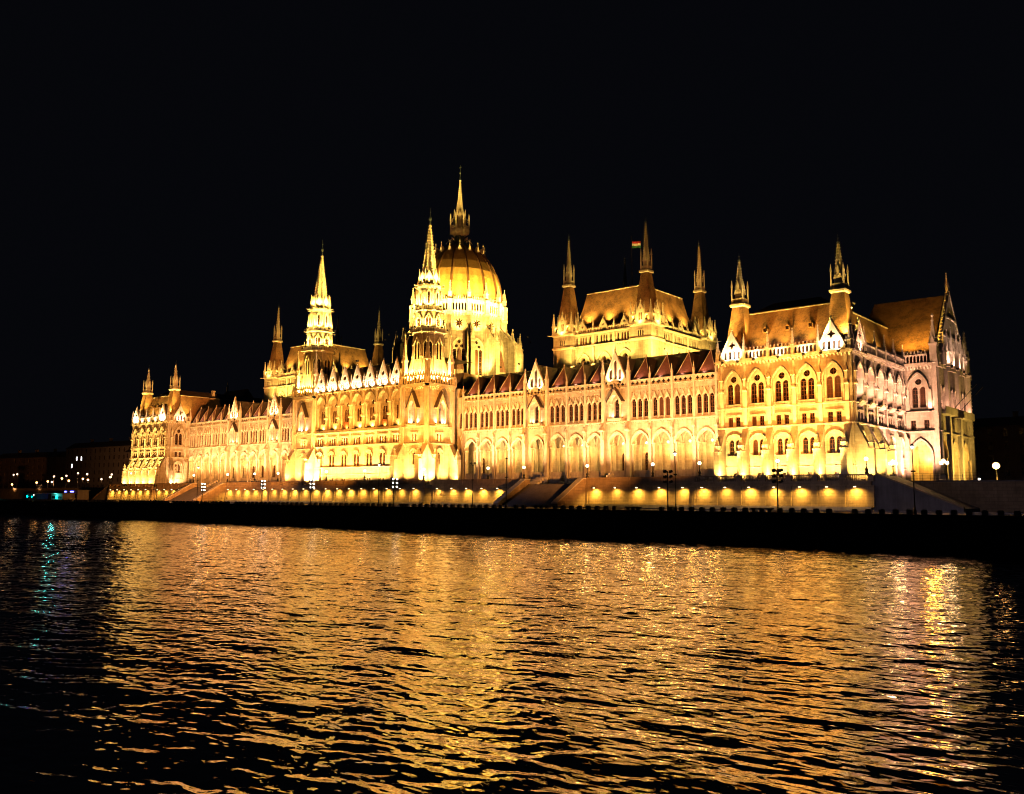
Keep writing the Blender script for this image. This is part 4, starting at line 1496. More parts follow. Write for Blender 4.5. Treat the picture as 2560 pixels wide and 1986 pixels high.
    def lancets(par, rad, z0, zs, zt, hw, n=8, two=False, proj=.18, gab=0.0):
        for k in range(n):
            a = k*2*PI/n
            mm = MB(); mm.use(GLASS)
            for dx in ((-hw*1.3, hw*1.3) if two else (0,)):
                mm.face(arch(dx, hw, z0, zs, zt, 4), [], -.02)
            mm.use(TRIM)
            for dx in ((-hw*1.3, hw*1.3) if two else (0,)):
                mm.band(arch(dx, hw, z0, zs, zt, 4), arch(dx, hw+.16, z0, zs, zt+.25, 4), -proj, .05)
            if gab:
                w2 = hw*(3.2 if two else 2.0)
                mm.band([(-w2*.8, zs), (0, zt+gab*.75), (w2*.8, zs)], [(-w2-.1, zs), (0, zt+gab), (w2+.1, zs)], -proj-.1, .05)
                mm.crockets((-w2, -proj, zs+.2), (0, -proj, zt+gab), .5, .12); mm.crockets((w2, -proj, zs+.2), (0, -proj, zt+gab), .5, .12)
            o = mm.build('lancet', None, par, (rad*math.sin(a), -rad*math.cos(a), 0), a)
    lancets(st, 3.66, 30.2, 34.0, 35.0, .42, 8, True, .25, 1.2)
    for sx in (-1, 1):
        for sy in (-1, 1):
            pinnacle(st, sx*4.0, sy*4.0, 26.0, 11.5, 1.0)
    for k in range(8):
        t = PI/8+k*PI/4
        pinnacle(st, 3.85*math.cos(t), 3.85*math.sin(t), 27.5, 9.8, .55)
    def gallery(z, ri, h=1.0):
        mm = MB(); mm.use(TRIM)
        mm.lathe([(ri*ap-.25, z-.55), (ri*ap+.35, z-.05), (ri*ap+.35, z+.1)], 8)
        for k in range(8):
            a = k*PI/4
            mm.xf(ri*math.sin(a)*1.06, -ri*1.06*math.cos(a), a)
            wd = ri*math.tan(PI/8)*1.02
            n = 5
            mm.slab(rect(-wd, wd, z+.1, z+h), [arch(-wd+(i+.5)*2*wd/n, wd/n*.55, z+.22, z+h*.7, z+h*.85, 2) for i in range(n)], -.08, .08)
            mm.box(-wd, wd, -.14, .14, z+h, z+h+.12)
        mm.xf()
        g = mm.build('gallery', None, st)
        for k in range(8):          # water spouts and pinnacles at the corners
            t = PI/8+k*PI/4
            q = MB(); q.use(TRIM)
            q.tube((0, 0, 0), (1.15, 0, .05), .13, .07, 5)
            q.build('spout', None, g, (ri*ap*math.cos(t), ri*ap*math.sin(t), z-.1), t)
            pinnacle(g, (ri*ap+.15)*math.cos(t), (ri*ap+.15)*math.sin(t), z, 2.6, .34)
    gallery(37.2, 3.75)
    m = MB(); m.use(STONE)
    m.lathe([(3.25*ap, 37.2), (3.15*ap, 42.6)], 8)
    s2 = m.build('tower_stage', None, B, (ax, ay, 0))
    lancets(s2, 3.2, 38.4, 40.3, 41.1, .28, 8, True, .2, 1.0)
    gallery(42.7, 3.05)
    m = MB(); m.use(STONE)
    m.lathe([(2.75*ap, 42.7), (2.4*ap, 48.3), (2.9*ap, 48.8), (2.9*ap, 49.3), (2.3*ap, 49.5)], 8)
    s3 = m.build('tower_stage', None, B, (ax, ay, 0))
    lancets(s3, 2.62, 44.2, 46.8, 47.6, .3, 8, False, .3, .8)
    for k in range(8):
        t = PI/8+k*PI/4
        pinnacle(s3, 3.0*ap*math.cos(t), 3.0*ap*math.sin(t), 42.8, 5.0, .45)
        q = MB(); q.use(TRIM); q.tube((0, 0, 0), (.95, 0, .1), .12, .06, 5)
        q.build('spout', None, s3, (2.9*ap*math.cos(t), 2.9*ap*math.sin(t), 49.1), t)
    # crown and needle
    m = MB(); m.use(TRIM)
    for k in range(8):
        a = k*PI/4
        m.xf(2.3*math.sin(a), -2.3*math.cos(a), a)
        m.slab([(-.9, 49.4), (.9, 49.4), (.9, 51.0), (0, 52.9), (-.9, 51.0)], [arch(-.4, .22, 49.6, 50.6, 50.9, 2), arch(.4, .22, 49.6, 50.6, 50.9, 2)], -.1, .1)
    m.xf()
    m.build('crown', None, s3)
    m = MB(); m.use(TRIM)
    m.lathe([(1.95*ap, 49.5), (1.72*ap, 52.0), (.22, 64.5)], 8)
    for k in range(8):
        t = PI/8+k*PI/4
        m.crockets((1.75*ap*math.cos(t), 1.75*ap*math.sin(t), 52.0), (.24*math.cos(t), .24*math.sin(t), 64.2), .74, .36)
        pinnacle(s3, 2.4*ap*math.cos(t), 2.4*ap*math.sin(t), 49.4, 4.0, .4)
    m.lathe([(.2, 64.2), (.42, 64.7), (.2, 65.1)], 8)
    nd = m.build('needle', None, B, (ax, ay, 0))
    m = MB(); m.use(COPPER)
    m.lathe([(.16, 65.0), (.14, 66.0), (.34, 66.4), (.34, 66.8), (.12, 67.2), (.06, 68.0), (.16, 68.2), (.03, 68.5), (.03, 69.4)], 6)
    m.build('finial', None, nd)
    # lamps: on the main platform and on each gallery
    for a in (-45, 0, 45, 90, 135):
        t = R(a); dx, dy = math.sin(t), -math.cos(t)
        bright = 1.0 if a in (0, 45, 90) else .6
        if a % 90 == 0:
            for l_ in (-1.9, 1.9):
                flood(st, (dx*4.45-dy*l_, dy*4.45+dx*l_, 25.2), (dx*3.2-dy*l_*.8, dy*3.2+dx*l_*.8, 34.0), 1500*bright, GLD, 130, .9)
        flood(st, (dx*4.5, dy*4.5, 38.6), (dx*2.4, dy*2.4, 43.0), 520*bright, GLD, 140, .9)
        flood(st, (dx*3.9, dy*3.9, 43.9), (dx*1.8, dy*1.8, 48.5), 480*bright, GLD, 140, .9)
        flood(s3, (dx*3.3, dy*3.3, 49.6), (dx*.9, dy*.9, 57.5), 500*bright, GLD, 90, .9)
for sgn in (1, -1):
    tower(sgn)
for sgn in (1, -1):
    flood(croof, (0.0, -2.75, 32.4), (21.8*sgn, 1.5, 57.0), 26000, GLD, 30, .9)
    flood(croof, (21.8*sgn+23.0, 8.6, 28.7), (21.8*sgn, 1.5, 57.0), 26000, GLD, 30, .9)

# ================= dome
DX, DY = 0.0, 34.64
D0 = (DX, DY)
m = MB(); m.use(STONE)
AP = 12.9
side = 2*AP*math.tan(PI/16)
hl = []
for k in range(16):
    a = k*PI/8
    m.use(STONE)
    m.xf(AP*math.sin(a), -AP*math.cos(a), a)
    h = side/2
    H = [arch(dx, .52, 30.0, 37.7, 38.2, 4) for dx in (-1.25, 0, 1.25)] + [circ(-.75, 39.0, .48, 10), circ(.75, 39.0, .48, 10), circ(0, 40.2, .48, 10)]
    m.face(rect(-h, h, 24.0, 43.6), H, 0, .6)
    m.use(TRIM)
    m.band(arch(0, 1.95, 30, 38.0, 41.0, 6), arch(0, 2.25, 30, 38.0, 41.5, 6), -.3, .02)
    m.box(-2.0, 2.0, -.3, .02, 29.5, 30.0)
    m.box(-h, h, -.25, .02, 43.4, 43.75)
    m.use(STONE)
    m.face(rect(-h, h, 43.6, 48.6), [foil(0, 45.5, 1.4, 8, 48)], 0, .4)
    m.use(TRIM)
    for i in range(6):
        x = -h+(i+.5)*2*h/6
        m.prismx([(0, 47.3), (-.25, 47.9), (-.45, 48.4), (0, 48.4)], x-.16, x+.16)
    m.box(-h-.1, h+.1, -.55, .02, 48.4, 48.75)
    n = 5
    m.slab(rect(-h, h, 48.75, 52.0), [arch(-1.7+i*.85, .27, 49.0, 50.8, 51.15, 3) for i in range(n)], -.5, -.2)
    m.box(-h-.1, h+.1, -.62, -.1, 51.6, 52.2)
    for i in range(8):
        x = -h+(i+.5)*2*h/8
        m.prism([(x-.22, 52.2), (x+.22, 52.2), (x, 53.2)], -.5, -.25)
    for dx in (-1.25, 0, 1.25):
        hl.append((a, 'w', dx))
    hl.append((a, 'r', 0))
m.xf()
m.use(DSLATE)
m.lathe([(13.4, 52.0), (12.6, 52.3)], 16, cap=False)
drum = m.build('dome_drum', None, B, (DX, DY, 0))
for a, kd, dx in hl:
    p = Vector((AP*math.sin(a)+dx*math.cos(a), -AP*math.cos(a)+dx*math.sin(a), 0))
    if kd == 'w':
        o = window(drum, 0, 30.0, .52, 37.7, 38.2, depth=.3, bars=(0, 5), name='tall_window')
        o.location = (p.x, p.y, 30.0); o.rotation_euler = (0, 0, a)
        for ddx, zz in ((-.75, 39.0), (0, 40.2)) if dx == 0 else (((.75, 39.0),) if dx > 0 else ()):
            q = Vector((AP*math.sin(a)+ddx*math.cos(a), -AP*math.cos(a)+ddx*math.sin(a), 0))
            r_ = roundel(drum, 0, zz, .48, depth=.5); r_.location = (q.x, q.y, zz); r_.rotation_euler = (0, 0, a)
    else:
        r_ = roundel(drum, 0, 45.5, 1.45, depth=.3, name='rose_window'); r_.location = (p.x, p.y, 45.5); r_.rotation_euler = (0, 0, a)
def flying():
    m = MB(); m.use(STONE)
    # inner pier against the drum
    m.box(-.55, .55, -14.3, -12.7, 24, 52.0)
    m.use(TRIM)
    m.box(-.7, .7, -14.45, -12.7, 47.6, 48.3); m.box(-.65, .65, -14.4, -12.7, 51.4, 52.2)
    m.use(STONE)
    # outer pier and flying arch
    m.box(-.6, .6, -19.2, -17.0, 24, 38.6)
    m.prismx([(-19.2, 38.6), (-17.0, 38.6), (-17.0, 41.6), (-18.2, 41.0)], -.6, .6)
    m.box(-.5, .5, -16.9, -15.6, 24, 40.0)
    m.prismx([(-19.0, 39.5), (-14.2, 44.9), (-14.2, 43.2), (-15.2, 41.0), (-16.2, 38.6), (-17.0, 37.6), (-19.0, 38.2)], -.42, .42)
    m.use(TRIM)
    m.prismx([(-19.1, 39.4), (-19.1, 39.7), (-14.2, 45.2), (-14.2, 44.85)], -.6, .6)
    return m.mesh('flying_buttress')
fb = flying()
for k in range(16):
    a = PI/16+k*PI/8
    f = put('flying_buttress', fb, B, (DX, DY, 0), a)
    pinnacle(f, 0, -13.5, 52.0, 5.6, .95)
    pinnacle(f, 0, -18.2, 38.6, 6.0, .95)
    pinnacle(f, 0, -16.2, 40.2, 5.6, .8)
# stair turrets with tile cones between the buttresses
for k in (1, 3, 5, 7, 13, 15):
    a = PI/16+k*PI/8+PI/16
    m = MB(); m.use(STONE)
    m.lathe([(1.3, 24), (1.3, 31.5), (1.5, 31.7)], 8)
    m.use(RTILE)
    m.lathe([(1.55, 31.7), (.08, 38.0)], 8)
    m.build('stair_turret', None, B, (DX+16.6*math.sin(a), DY-16.6*math.cos(a), 0))
# shell
prof = [(12.62, 52.2), (12.75, 54.0), (12.70, 55.4), (12.42, 57.3), (11.9, 59.7), (11.15, 61.9), (9.75, 64.6), (8.25, 66.9), (6.7, 68.6), (5.2, 69.7), (3.6, 70.6)]
m = MB(); m.use(DOMEM)
m.lathe(prof, 16, 0, 0, PI/16-PI/2+0.0)
dome = m.build('dome_shell', None, B, (DX, DY, 0))
for k in range(16):
    a = PI/16+k*PI/8
    m = MB(); m.use(RIBM)
    w = .40
    P = []
    for r_, z in prof:
        P.append((r_, z))
    inn = [(-w*(r_/12.8*.7+.3), -r_+.05, z) for r_, z in P]; inn2 = [(w*(r_/12.8*.7+.3), -r_+.05, z) for r_, z in P]
    ou = [(-w*(r_/12.8*.7+.3)*.7, -r_-.26, z+.04) for r_, z in P]; ou2 = [(w*(r_/12.8*.7+.3)*.7, -r_-.26, z+.04) for r_, z in P]
    n = len(P)
    fs = []
    for i in range(n-1):
        fs += [(i, i+1, 2*n+i+1, 2*n+i), (2*n+i, 2*n+i+1, 3*n+i+1, 3*n+i), (3*n+i, 3*n+i+1, n+i+1, n+i)]
    m.add(inn+inn2+ou+ou2, fs)
    me = cached('rib', lambda m=m: m.mesh('dome_rib'))
    put('dome_rib', me, dome, (0, 0, 0), a)
    # ring of small dormers near the top
    def mkdo():
        q = MB(); q.use(TRIM)
        q.prism([(-.45, 0), (.45, 0), (.45, .5), (0, 1.7), (-.45, .5)], -.3, .7)
        q.lathe([(.08, 1.5), (.2, 1.9), (.04, 2.3), (.12, 2.5), (.02, 3.0)], 5, 0, -.1)
        return q.mesh('dome_dormer')
    put('dome_dormer', cached('dd', mkdo), dome, (7.35*math.sin(k*PI/8), -7.35*math.cos(k*PI/8), 67.9), k*PI/8)
# lantern above the shell
m = MB(); m.use(COPPER)
m.lathe([(3.6, 70.6), (2.5, 71.3), (1.75, 72.4), (1.6, 74.0)], 16)
lt = m.build('lantern_base', None, B, (DX, DY, 0))
for k in range(8):
    t = k*PI/4
    q = MB(); q.use(TRIM)
    q.tube((0, -1.9, 72.3), (0, -3.3, 72.9), .16, .1, 5)
    q.tube((0, -3.2, 72.6), (0, -4.0, 71.6), .1, .12, 5)
    q.crockets((0, -1.9, 72.6), (0, -3.4, 73.2), .5, .22)
    q.build('bracket', None, lt, (0, 0, 0), t)
m = MB(); m.use(TRIM)
m.lathe([(1.6, 73.9), (2.0, 74.5), (2.95, 75.0), (3.1, 75.4), (3.1, 75.8), (2.9, 76.0)], 8)
for k in range(8):
    a = k*PI/4
    m.xf(2.85*math.cos(PI/8)*math.sin(a), -2.85*math.cos(PI/8)*math.cos(a), a)
    m.slab(rect(-1.1, 1.1, 76.0, 76.9), [arch(-.82+i*.41, .13, 76.1, 76.6, 76.75, 2) for i in range(5)], -.08, .08)
    m.prism([(-.95, 79.0), (.95, 79.0), (0, 81.5)], .95, 1.15)
    m.band(arch(0, .55, 76.9, 78.4, 79.1, 3), arch(0, .75, 76.9, 78.4, 79.4, 3), .9, 1.2)
m.xf()
for k in range(8):
    t = PI/8+k*PI/4
    m.box(2.9*math.cos(t)-.12, 2.9*math.cos(t)+.12, 2.9*math.sin(t)-.12, 2.9*math.sin(t)+.12, 75.9, 79.2)
    m.sq([(.18, 79.2), (.03, 80.6)], 2.9*math.cos(t), 2.9*math.sin(t))
    m.box(1.75*math.cos(t)-.14, 1.75*math.cos(t)+.14, 1.75*math.sin(t)-.14, 1.75*math.sin(t)+.14, 75.9, 79.5)
    m.tube((2.9*math.cos(t), 2.9*math.sin(t), 78.4), (1.75*math.cos(t), 1.75*math.sin(t), 79.6), .12, .12, 5)
m.lathe([(1.2, 75.9), (1.2, 79.0)], 8)
m.build('lantern', None, lt)
m = MB(); m.use(TRIM)
m.lathe([(1.75, 79.0), (1.85, 79.6), (1.3, 80.2), (1.15, 81.2), (.55, 86.0), (.16, 91.0)], 8)
for k in range(8):
    t = PI/8+k*PI/4
    m.crockets((1.2*math.cos(t), 1.2*math.sin(t), 81.0), (.55*math.cos(t), .55*math.sin(t), 86.0), .55, .18)
    m.crockets((.55*math.cos(t), .55*math.sin(t), 86.0), (.16*math.cos(t), .16*math.sin(t), 90.8), .55, .15)
    m.sq([(.12, 80.2), (.02, 82.2)], 1.75*math.cos(t), 1.75*math.sin(t))
m.lathe([(.12, 90.8), (.34, 91.2), (.12, 91.6)], 8)
m.build('needle', None, lt)
m = MB(); m.use(COPPER)
m.lathe([(.09, 91.5), (.07, 93.3), (.28, 93.6), (.07, 93.9), (.05, 96.0)], 6)
m.box(-.5, .5, -.04, .04, 95.3, 95.42)
m.build('finial', None, lt)

# dome lamps: ring behind the parapet plus floods on the surrounding roofs
for k in range(16):
    a = k*PI/8
    if math.cos(a-R(44)) < -.35: continue
    flood(drum, (13.15*math.sin(a), -13.15*math.cos(a), 52.6), (10.4*math.sin(a), -10.4*math.cos(a), 63), 120, GLD, 120, .9)
    flood(drum, (21.0*math.sin(a), -21.0*math.cos(a), 43.0), (9.5*math.sin(a), -9.5*math.cos(a), 61.5), 8500, GLD, 62, .9)
    flood(drum, (17.3*math.sin(a), -17.3*math.cos(a), 30.3), (12.8*math.sin(a), -12.8*math.cos(a), 40), 2100, GLD, 120, .9)
    flood(drum, (15.2*math.sin(a), -15.2*math.cos(a), 43.2), (12.9*math.sin(a), -12.9*math.cos(a), 49), 430, GLD, 140, .9, body=False)

flood(drum, (33.5, -19.5, 29.6), (9, -6, 39), 5000, GLD, 62, .9)
flood(drum, (36.5, 2.0, 29.5), (15, -1.0, 37.5), 4200, GLD, 70, .9)
flood(drum, (-33.5, -19.5, 29.6), (-9, -6, 39), 6000, GLD, 62, .9)

# ================= the two assembly chambers with four corner spires
def chamber(sgn):
    CX, CY = 60.8*sgn, 34.6
    hx, hy = 11.06, 12.6
    for a, W in ((0, 2*hx), (PI/2, 2*hy), (PI, 2*hx), (-PI/2, 2*hy)):
        d = (hy if a in (0, PI) else hx)+1.2
        ox, oy = CX+math.sin(a)*d-math.cos(a)*W/2, CY-math.cos(a)*d-math.sin(a)*W/2
        m = MB(); m.use(STONE); hl = []
        nb = 3; m0 = 2.2; bw = (W-2*m0)/nb
        for x0, x1 in ((0, m0), (W-m0, W)):
            m.face(rect(x0, x1, 20, 36.0), [], 0)
        for i in range(nb):
            xl = m0+i*bw; xr = xl+bw; c = (xl+xr)/2
            H = [arch(c, .62, 24.5, 29.6, 30.4), arch(c-1.25, .28, 28.7, 29.2, 29.5), arch(c+1.25, .28, 28.7, 29.2, 29.5)]
            m.face(rect(xl, xr, 20, 33.2), H, 0, .5)
            hl.append(lambda p, c=c: window(p, c, 24.5, .62, 29.6, 30.4, depth=.5, bars=(1, 4)))
            hl.append(lambda p, c=c: window(p, c-1.25, 28.7, .28, 29.2, 29.5, bars=(0, 0))); hl.append(lambda p, c=c: window(p, c+1.25, 28.7, .28, 29.2, 29.5, bars=(0, 0)))
            m.use(TRIM); hood(m, c, 1.85, 28.6, 31.2, 0, .28, .3); m.use(STONE)
            H = [arch(c+dx, .26, 33.5, 35.1, 35.5, 3) for dx in (-1.95, -.75, 0, .75, 1.95)]
            m.face(rect(xl, xr, 33.2, 36.0), H, 0, .5)
            for dx in (-1.95, -.75, 0, .75, 1.95):
                hl.append(lambda p, c=c, dx=dx: window(p, c+dx, 33.5, .26, 35.1, 35.5, bars=(0, 2)))
            m.use(TRIM)
            m.box(xl-.3, xl+.3, -.3, .02, 20, 35.9)
            m.use(STONE)
        m.use(TRIM)
        string(m, 0, W, 33.1, .36, .34); string(m, 0, W, 36.0, .4, .45)
        for i in range(28):
            x = (i+.5)*W/28
            m.box(x-.12, x+.12, -.3, .02, 32.6, 32.92)
        w = m.build('chamber_facade', None, B, (ox, oy, 0), a)
        for f in hl: f(w)
        for i in range(nb):
            c = m0+(i+.5)*bw
            gable(w, c, 36.2, 1.35, 39.1, y=-.05, kind='rose', th=.3, name='gablet')
            pinnacle(w, m0+i*bw, -.15, 36.2, 3.6, .42)
            if i < nb:
                parapet(w, m0+i*bw+.3, c-1.4, 36.2, 37.1, 37.5, y=-.05); parapet(w, c+1.4, m0+(i+1)*bw-.3, 36.2, 37.1, 37.5, y=-.05)
        if a in (0, PI/2):
            for i in range(nb):
                c = m0+(i+.5)*bw
                flood(w, (c, -5.0, 27.6), (c, 0, 33.5), 800, GLD, 115, .9, body=False)
                flood(w, (c, .9, 38.9), (c, 3.3, 43.5), 420, GLD, 105, .9)
    rf = mansard('chamber_roof', CX-hx+.2, CX+hx-.2, CY-hy+.2, CY+hy-.2, 36.2, 46.9, 3.0, zf=-.6)
    # body
    for sx in (-1, 1):
        for sy in (-1, 1):
            x, y = CX+sx*hx, CY+sy*hy
            m = MB(); m.use(STONE)
            m.sq([(2.7, 20), (2.7, 36.3)])
            m.use(TRIM)
            m.sq([(2.72, 32.6), (2.95, 32.9), (2.95, 33.2), (2.72, 33.4)]); m.sq([(2.72, 35.9), (3.05, 36.2), (3.05, 36.5), (2.7, 36.6)])
            t = m.build('corner_turret', None, B, (x, y, 0))
            for a in range(4):
                mm = MB(); mm.use(GLASS)
                for dx in (-.6, 0, .6):
                    mm.face(arch(dx, .2, 33.6, 34.7, 35.0, 3), [], -.02)
                mm.use(TRIM)
                for dx in (-.6, 0, .6):
                    mm.band(arch(dx, .2, 33.6, 34.7, 35.0, 3), arch(dx, .29, 33.6, 34.7, 35.15, 3), -.12, .02)
                mm.build('slit_windows', None, t, (2.7*math.sin(a*PI/2), -2.7*math.cos(a*PI/2), 0), a*PI/2)
                # pierced parapet with central gablet
                q = MB(); q.use(TRIM)
                q.slab([(-2.7, 36.6), (2.7, 36.6), (2.7, 38.6), (.85, 38.6), (.85, 39.6), (0, 41.4), (-.85, 39.6), (-.85, 38.6), (-2.7, 38.6)],
                       [arch(-.3, .2, 37.2, 38.8, 39.0, 3), arch(.3, .2, 37.2, 38.8, 39.0, 3), arch(-1.75, .5, 37.0, 37.8, 38.3, 4), arch(1.75, .5, 37.0, 37.8, 38.3, 4), foil(0, 39.9, .33, 4, 12)], -.2, .1)
                q.crockets((-.85, -.05, 39.6), (0, -.05, 41.4), .4, .12); q.crockets((.85, -.05, 39.6), (0, -.05, 41.4), .4, .12)
                q.lathe([(.08, 41.3), (.2, 41.7), (.03, 42.2)], 5, 0, -.05)
                pp = cached('tpar', lambda: q.mesh('turret_parapet'))
                po = put('turret_parapet', pp, t, (2.65*math.sin(a*PI/2), -2.65*math.cos(a*PI/2), 0), a*PI/2)
                for dx in (-.95, .95):
                    pinnacle(po, dx, -.1, 38.4, 3.0, .3)
                pinnacle(po, -2.65, 0, 36.6, 5.2, .6)
                q2 = MB(); q2.use(TRIM); q2.tube((0, 0, 0), (0, -1.5, .1), .14, .08, 5)
                q2.build('spout', None, t, (2.65*(math.sin(a*PI/2)+math.cos(a*PI/2)), 2.65*(-math.cos(a*PI/2)+math.sin(a*PI/2)), 36.2), a*PI/2+PI/4)
                if a in (0, 1) and sy < 0 or a == 1:
                    flood(t, (math.sin(a*PI/2)*3.9, -math.cos(a*PI/2)*3.9, 36.2), (math.sin(a*PI/2)*2.6, -math.cos(a*PI/2)*2.6, 39.5), 120, GLD, 140, .9, body=False)
            s = spire_part(x, y, 36.6, None, 0, hb=2.1, ht=.92, zc=48.5, lant=(.86, 3.8), top=60.4)
            if not (sx*sgn < 0 and sy > 0):
                for (lx, ly) in ((1.9, -2.3), (-1.9, -2.3)):
                    flood(s, (lx, ly, 37.0), (lx*.5, ly*.5, 45.0), 150, GLD, 100, .9, body=False)
    # wash of the turret walls from the wing roofs
    flood(B, (CX+17.5, CY-17.5, 29.4), (CX+11, CY-13, 32.5), 900, GLD, 110, .9, body=False)
    m = MB(); m.use(DSLATE)
    m.box(CX-26, CX+32, CY-12.9, CY+16, 18, 23.0)
    m.build('chamber_base_roof', None, B)
    # flag on the central mast
    f = MB(); f.use(IRON)
    f.tube((0, 0, 46), (0, 0, 60.5), .10, .05)
    fl = f.build('flag_mast', None, B, (CX+3.0*sgn if sgn > 0 else CX+3.0, CY-6.0, 0))
    q = MB()
    for j, mt in enumerate((FLAGG, FLAGW, FLAGR)):
        q.use(mt)
        n = 8
        P = []
        for i in range(n+1):
            u = i/n*2.6; yy = .22*math.sin(u*2.2)
            zz = 57.4+j*.55-.16*u
            P += [(u, yy, zz), (u, yy, zz+.55)]
        q.add(P, [(2*i, 2*i+2, 2*i+3, 2*i+1) for i in range(n)])
    q.build('flag', None, fl)
for sgn in (1, -1):
    chamber(sgn)

# ------------------------------------------------------------------ furniture on the terrace and quay
def globe_lamp_parts():
    a = MB(); a.use(IRON)
    a.lathe([(.30, 0), (.30, .25), (.20, .4), (.28, .75), (.12, 1.0), (.07, 1.2), (.06, 1.9), (.14, 2.0), (.14, 2.08)], 8)
    b = MB(); b.use(GLOBE)
    b.ball((0, 0, 2.36), .31, 10, 6)
    c = MB(); c.use(IRON)
    c.lathe([(.16, 2.64), (.06, 2.74), (.02, 2.92)], 6)
    return a.mesh('post'), b.mesh('globe'), c.mesh('cap')
GP = globe_lamp_parts()
def globe_lamp(x, y, z, label):
    o = thing('globe_lamp', label, 'lamp', (x, y, z), 0, 'globe lamps along the terrace')
    put('post', GP[0], o); put('globe', GP[1], o); put('cap', GP[2], o)
    point(o, (0, 0, 2.36), 22, (1.0, .62, .25), .34)
TZ = 1.2
for i, (x, y, z, lab) in enumerate([
    (-75.2, -4.2, TZ, 'globe lamp left of the left staircase, below the arcaded wing'),
    (-56.3, -4.2, TZ, 'globe lamp at the right top of the left staircase'),
    (-42.3, -4.2, TZ, 'globe lamp between the left staircase and the left river tower'),
    (-31.0, -4.2, TZ, 'globe lamp just left of the left river tower'),
    (-5.7, -7.2, TZ, 'globe lamp left of centre below the seven-gabled block'),
    (9.3, -7.2, TZ, 'globe lamp right of centre below the seven-gabled block'),
    (30.0, -7.2, TZ, 'globe lamp at the foot of the right river tower'),
    (47.1, -4.2, TZ, 'globe lamp between the right river tower and the right staircase'),
    (57.3, -4.2, 1.2, 'globe lamp at the left top of the right staircase'),
    (73.7, -4.2, 1.2, 'globe lamp at the right top of the right staircase'),
    (88.8, -4.2, TZ, 'globe lamp midway between right staircase and right corner pavilion'),
    (98.6, -4.2, TZ, 'globe lamp at the left corner of the right corner pavilion'),
    (114.0, -5.6, TZ, 'globe lamp in front of the middle of the right corner pavilion'),
    (128.6, -5.6, TZ, 'globe lamp at the right end of the terrace balustrade'),
    (-127.6, -5.6, TZ, 'globe lamp at the left end of the terrace balustrade')]):
    globe_lamp(x, y, z, lab)

# candelabra by the porch at the right end
def candelabrum(x, y, z, label, big=1.0):
    o = thing('candelabrum', label, 'lamp', (x, y, z))
    m = MB(); m.use(GRANITE); m.sq([(.75, 0), (.75, .7), (.5, .9), (.42, 1.6), (.55, 1.7)]); m.build('pedestal', None, o)
    m = MB(); m.use(IRON)
    m.lathe([(.2, 1.7), (.1, 2.0), (.08, 3.4), (.14, 3.5)], 8)
    for k in range(3):
        t = k*2*PI/3
        m.tube((0, 0, 3.0), (.55*math.cos(t), .55*math.sin(t), 3.2), .05)
    m.build('stem', None, o)
    for k in range(4):
        m = MB(); m.use(GLOBE)
        if k < 3:
            t = k*2*PI/3; m.ball((.55*math.cos(t), .55*math.sin(t), 3.5), .27, 8, 5)
        else: m.ball((0, 0, 3.85), .30, 8, 5)
        m.build('globe', None, o)
    point(o, (0, 0, 3.9), 90, (1.0, .58, .2), .7)
candelabrum(136.4, 8.2, -.3, 'bright cluster lamp on a pedestal in front of the end block')
candelabrum(128.9, 6.6, -.3, 'cluster lamp beside the side wall of the right pavilion')

def street_lamp(x, y, z, h, label, lit=True, double=False, p=70):
    o = thing('street_lamp', label, 'lamp', (x, y, z), 0, 'tall street lamps on the quay')
    m = MB(); m.use(IRON)
    m.lathe([(.20, 0), (.20, .5), (.12, .7), (.07, 1.2), (.05, h)], 8)
    m.box(-.28, .28, -.05, .05, h*.62, h*.64)
    m.build('post', None, o)
    for sx in ((-1, 1) if double else (0,)):
        m = MB(); m.use(IRON)
        m.tube((0, 0, h-.4), (sx*.45, 0, h-.05), .04)
        m.lathe([(.22, h-.02), (.28, h+.06), (.1, h+.22), (.02, h+.3)], 8, sx*.45, 0)
        m.build('lamp_head', None, o)
        if lit:
            m = MB(); m.use(LAMPW)
            m.lathe([(.06, h-.36), (.2, h-.05), (.18, h-.03)], 8, sx*.45, 0)
            m.build('bulb', None, o)
    if lit:
        flood(o, (0, .25, h-.3), (0, 26, 1.5), p, COOL, 120, .8, .3, body=False)
for x, zt, lab, lit, dbl in [
    (-54.9, 3.3, 'lit street lamp in front of the left corner pavilion', True, False),
    (-40.9, 2.4, 'unlit dark street lamp near the right edge of the left corner pavilion', False, False),
    (-21.0, 4.2, 'tall lit street lamp by the left wing', True, False),
    (45.4, 3.5, 'thin lit street lamp before the seven-gabled central block', True, False),
    (70.3, 3.1, 'dark two-armed street lamp right of the right river tower', False, True),
    (78.1, 3.7, 'thin dark street lamp left of the right staircase', False, False),
    (110.7, 3.8, 'thin lit street lamp before the right arcaded wing', True, False),
    (143.6, 3.7, 'tall lit street lamp before the porch of the end block', True, False)]:
    street_lamp(x, -34.0, RZ, zt-RZ, lab, lit, dbl, 130 if x > 140 else 120)

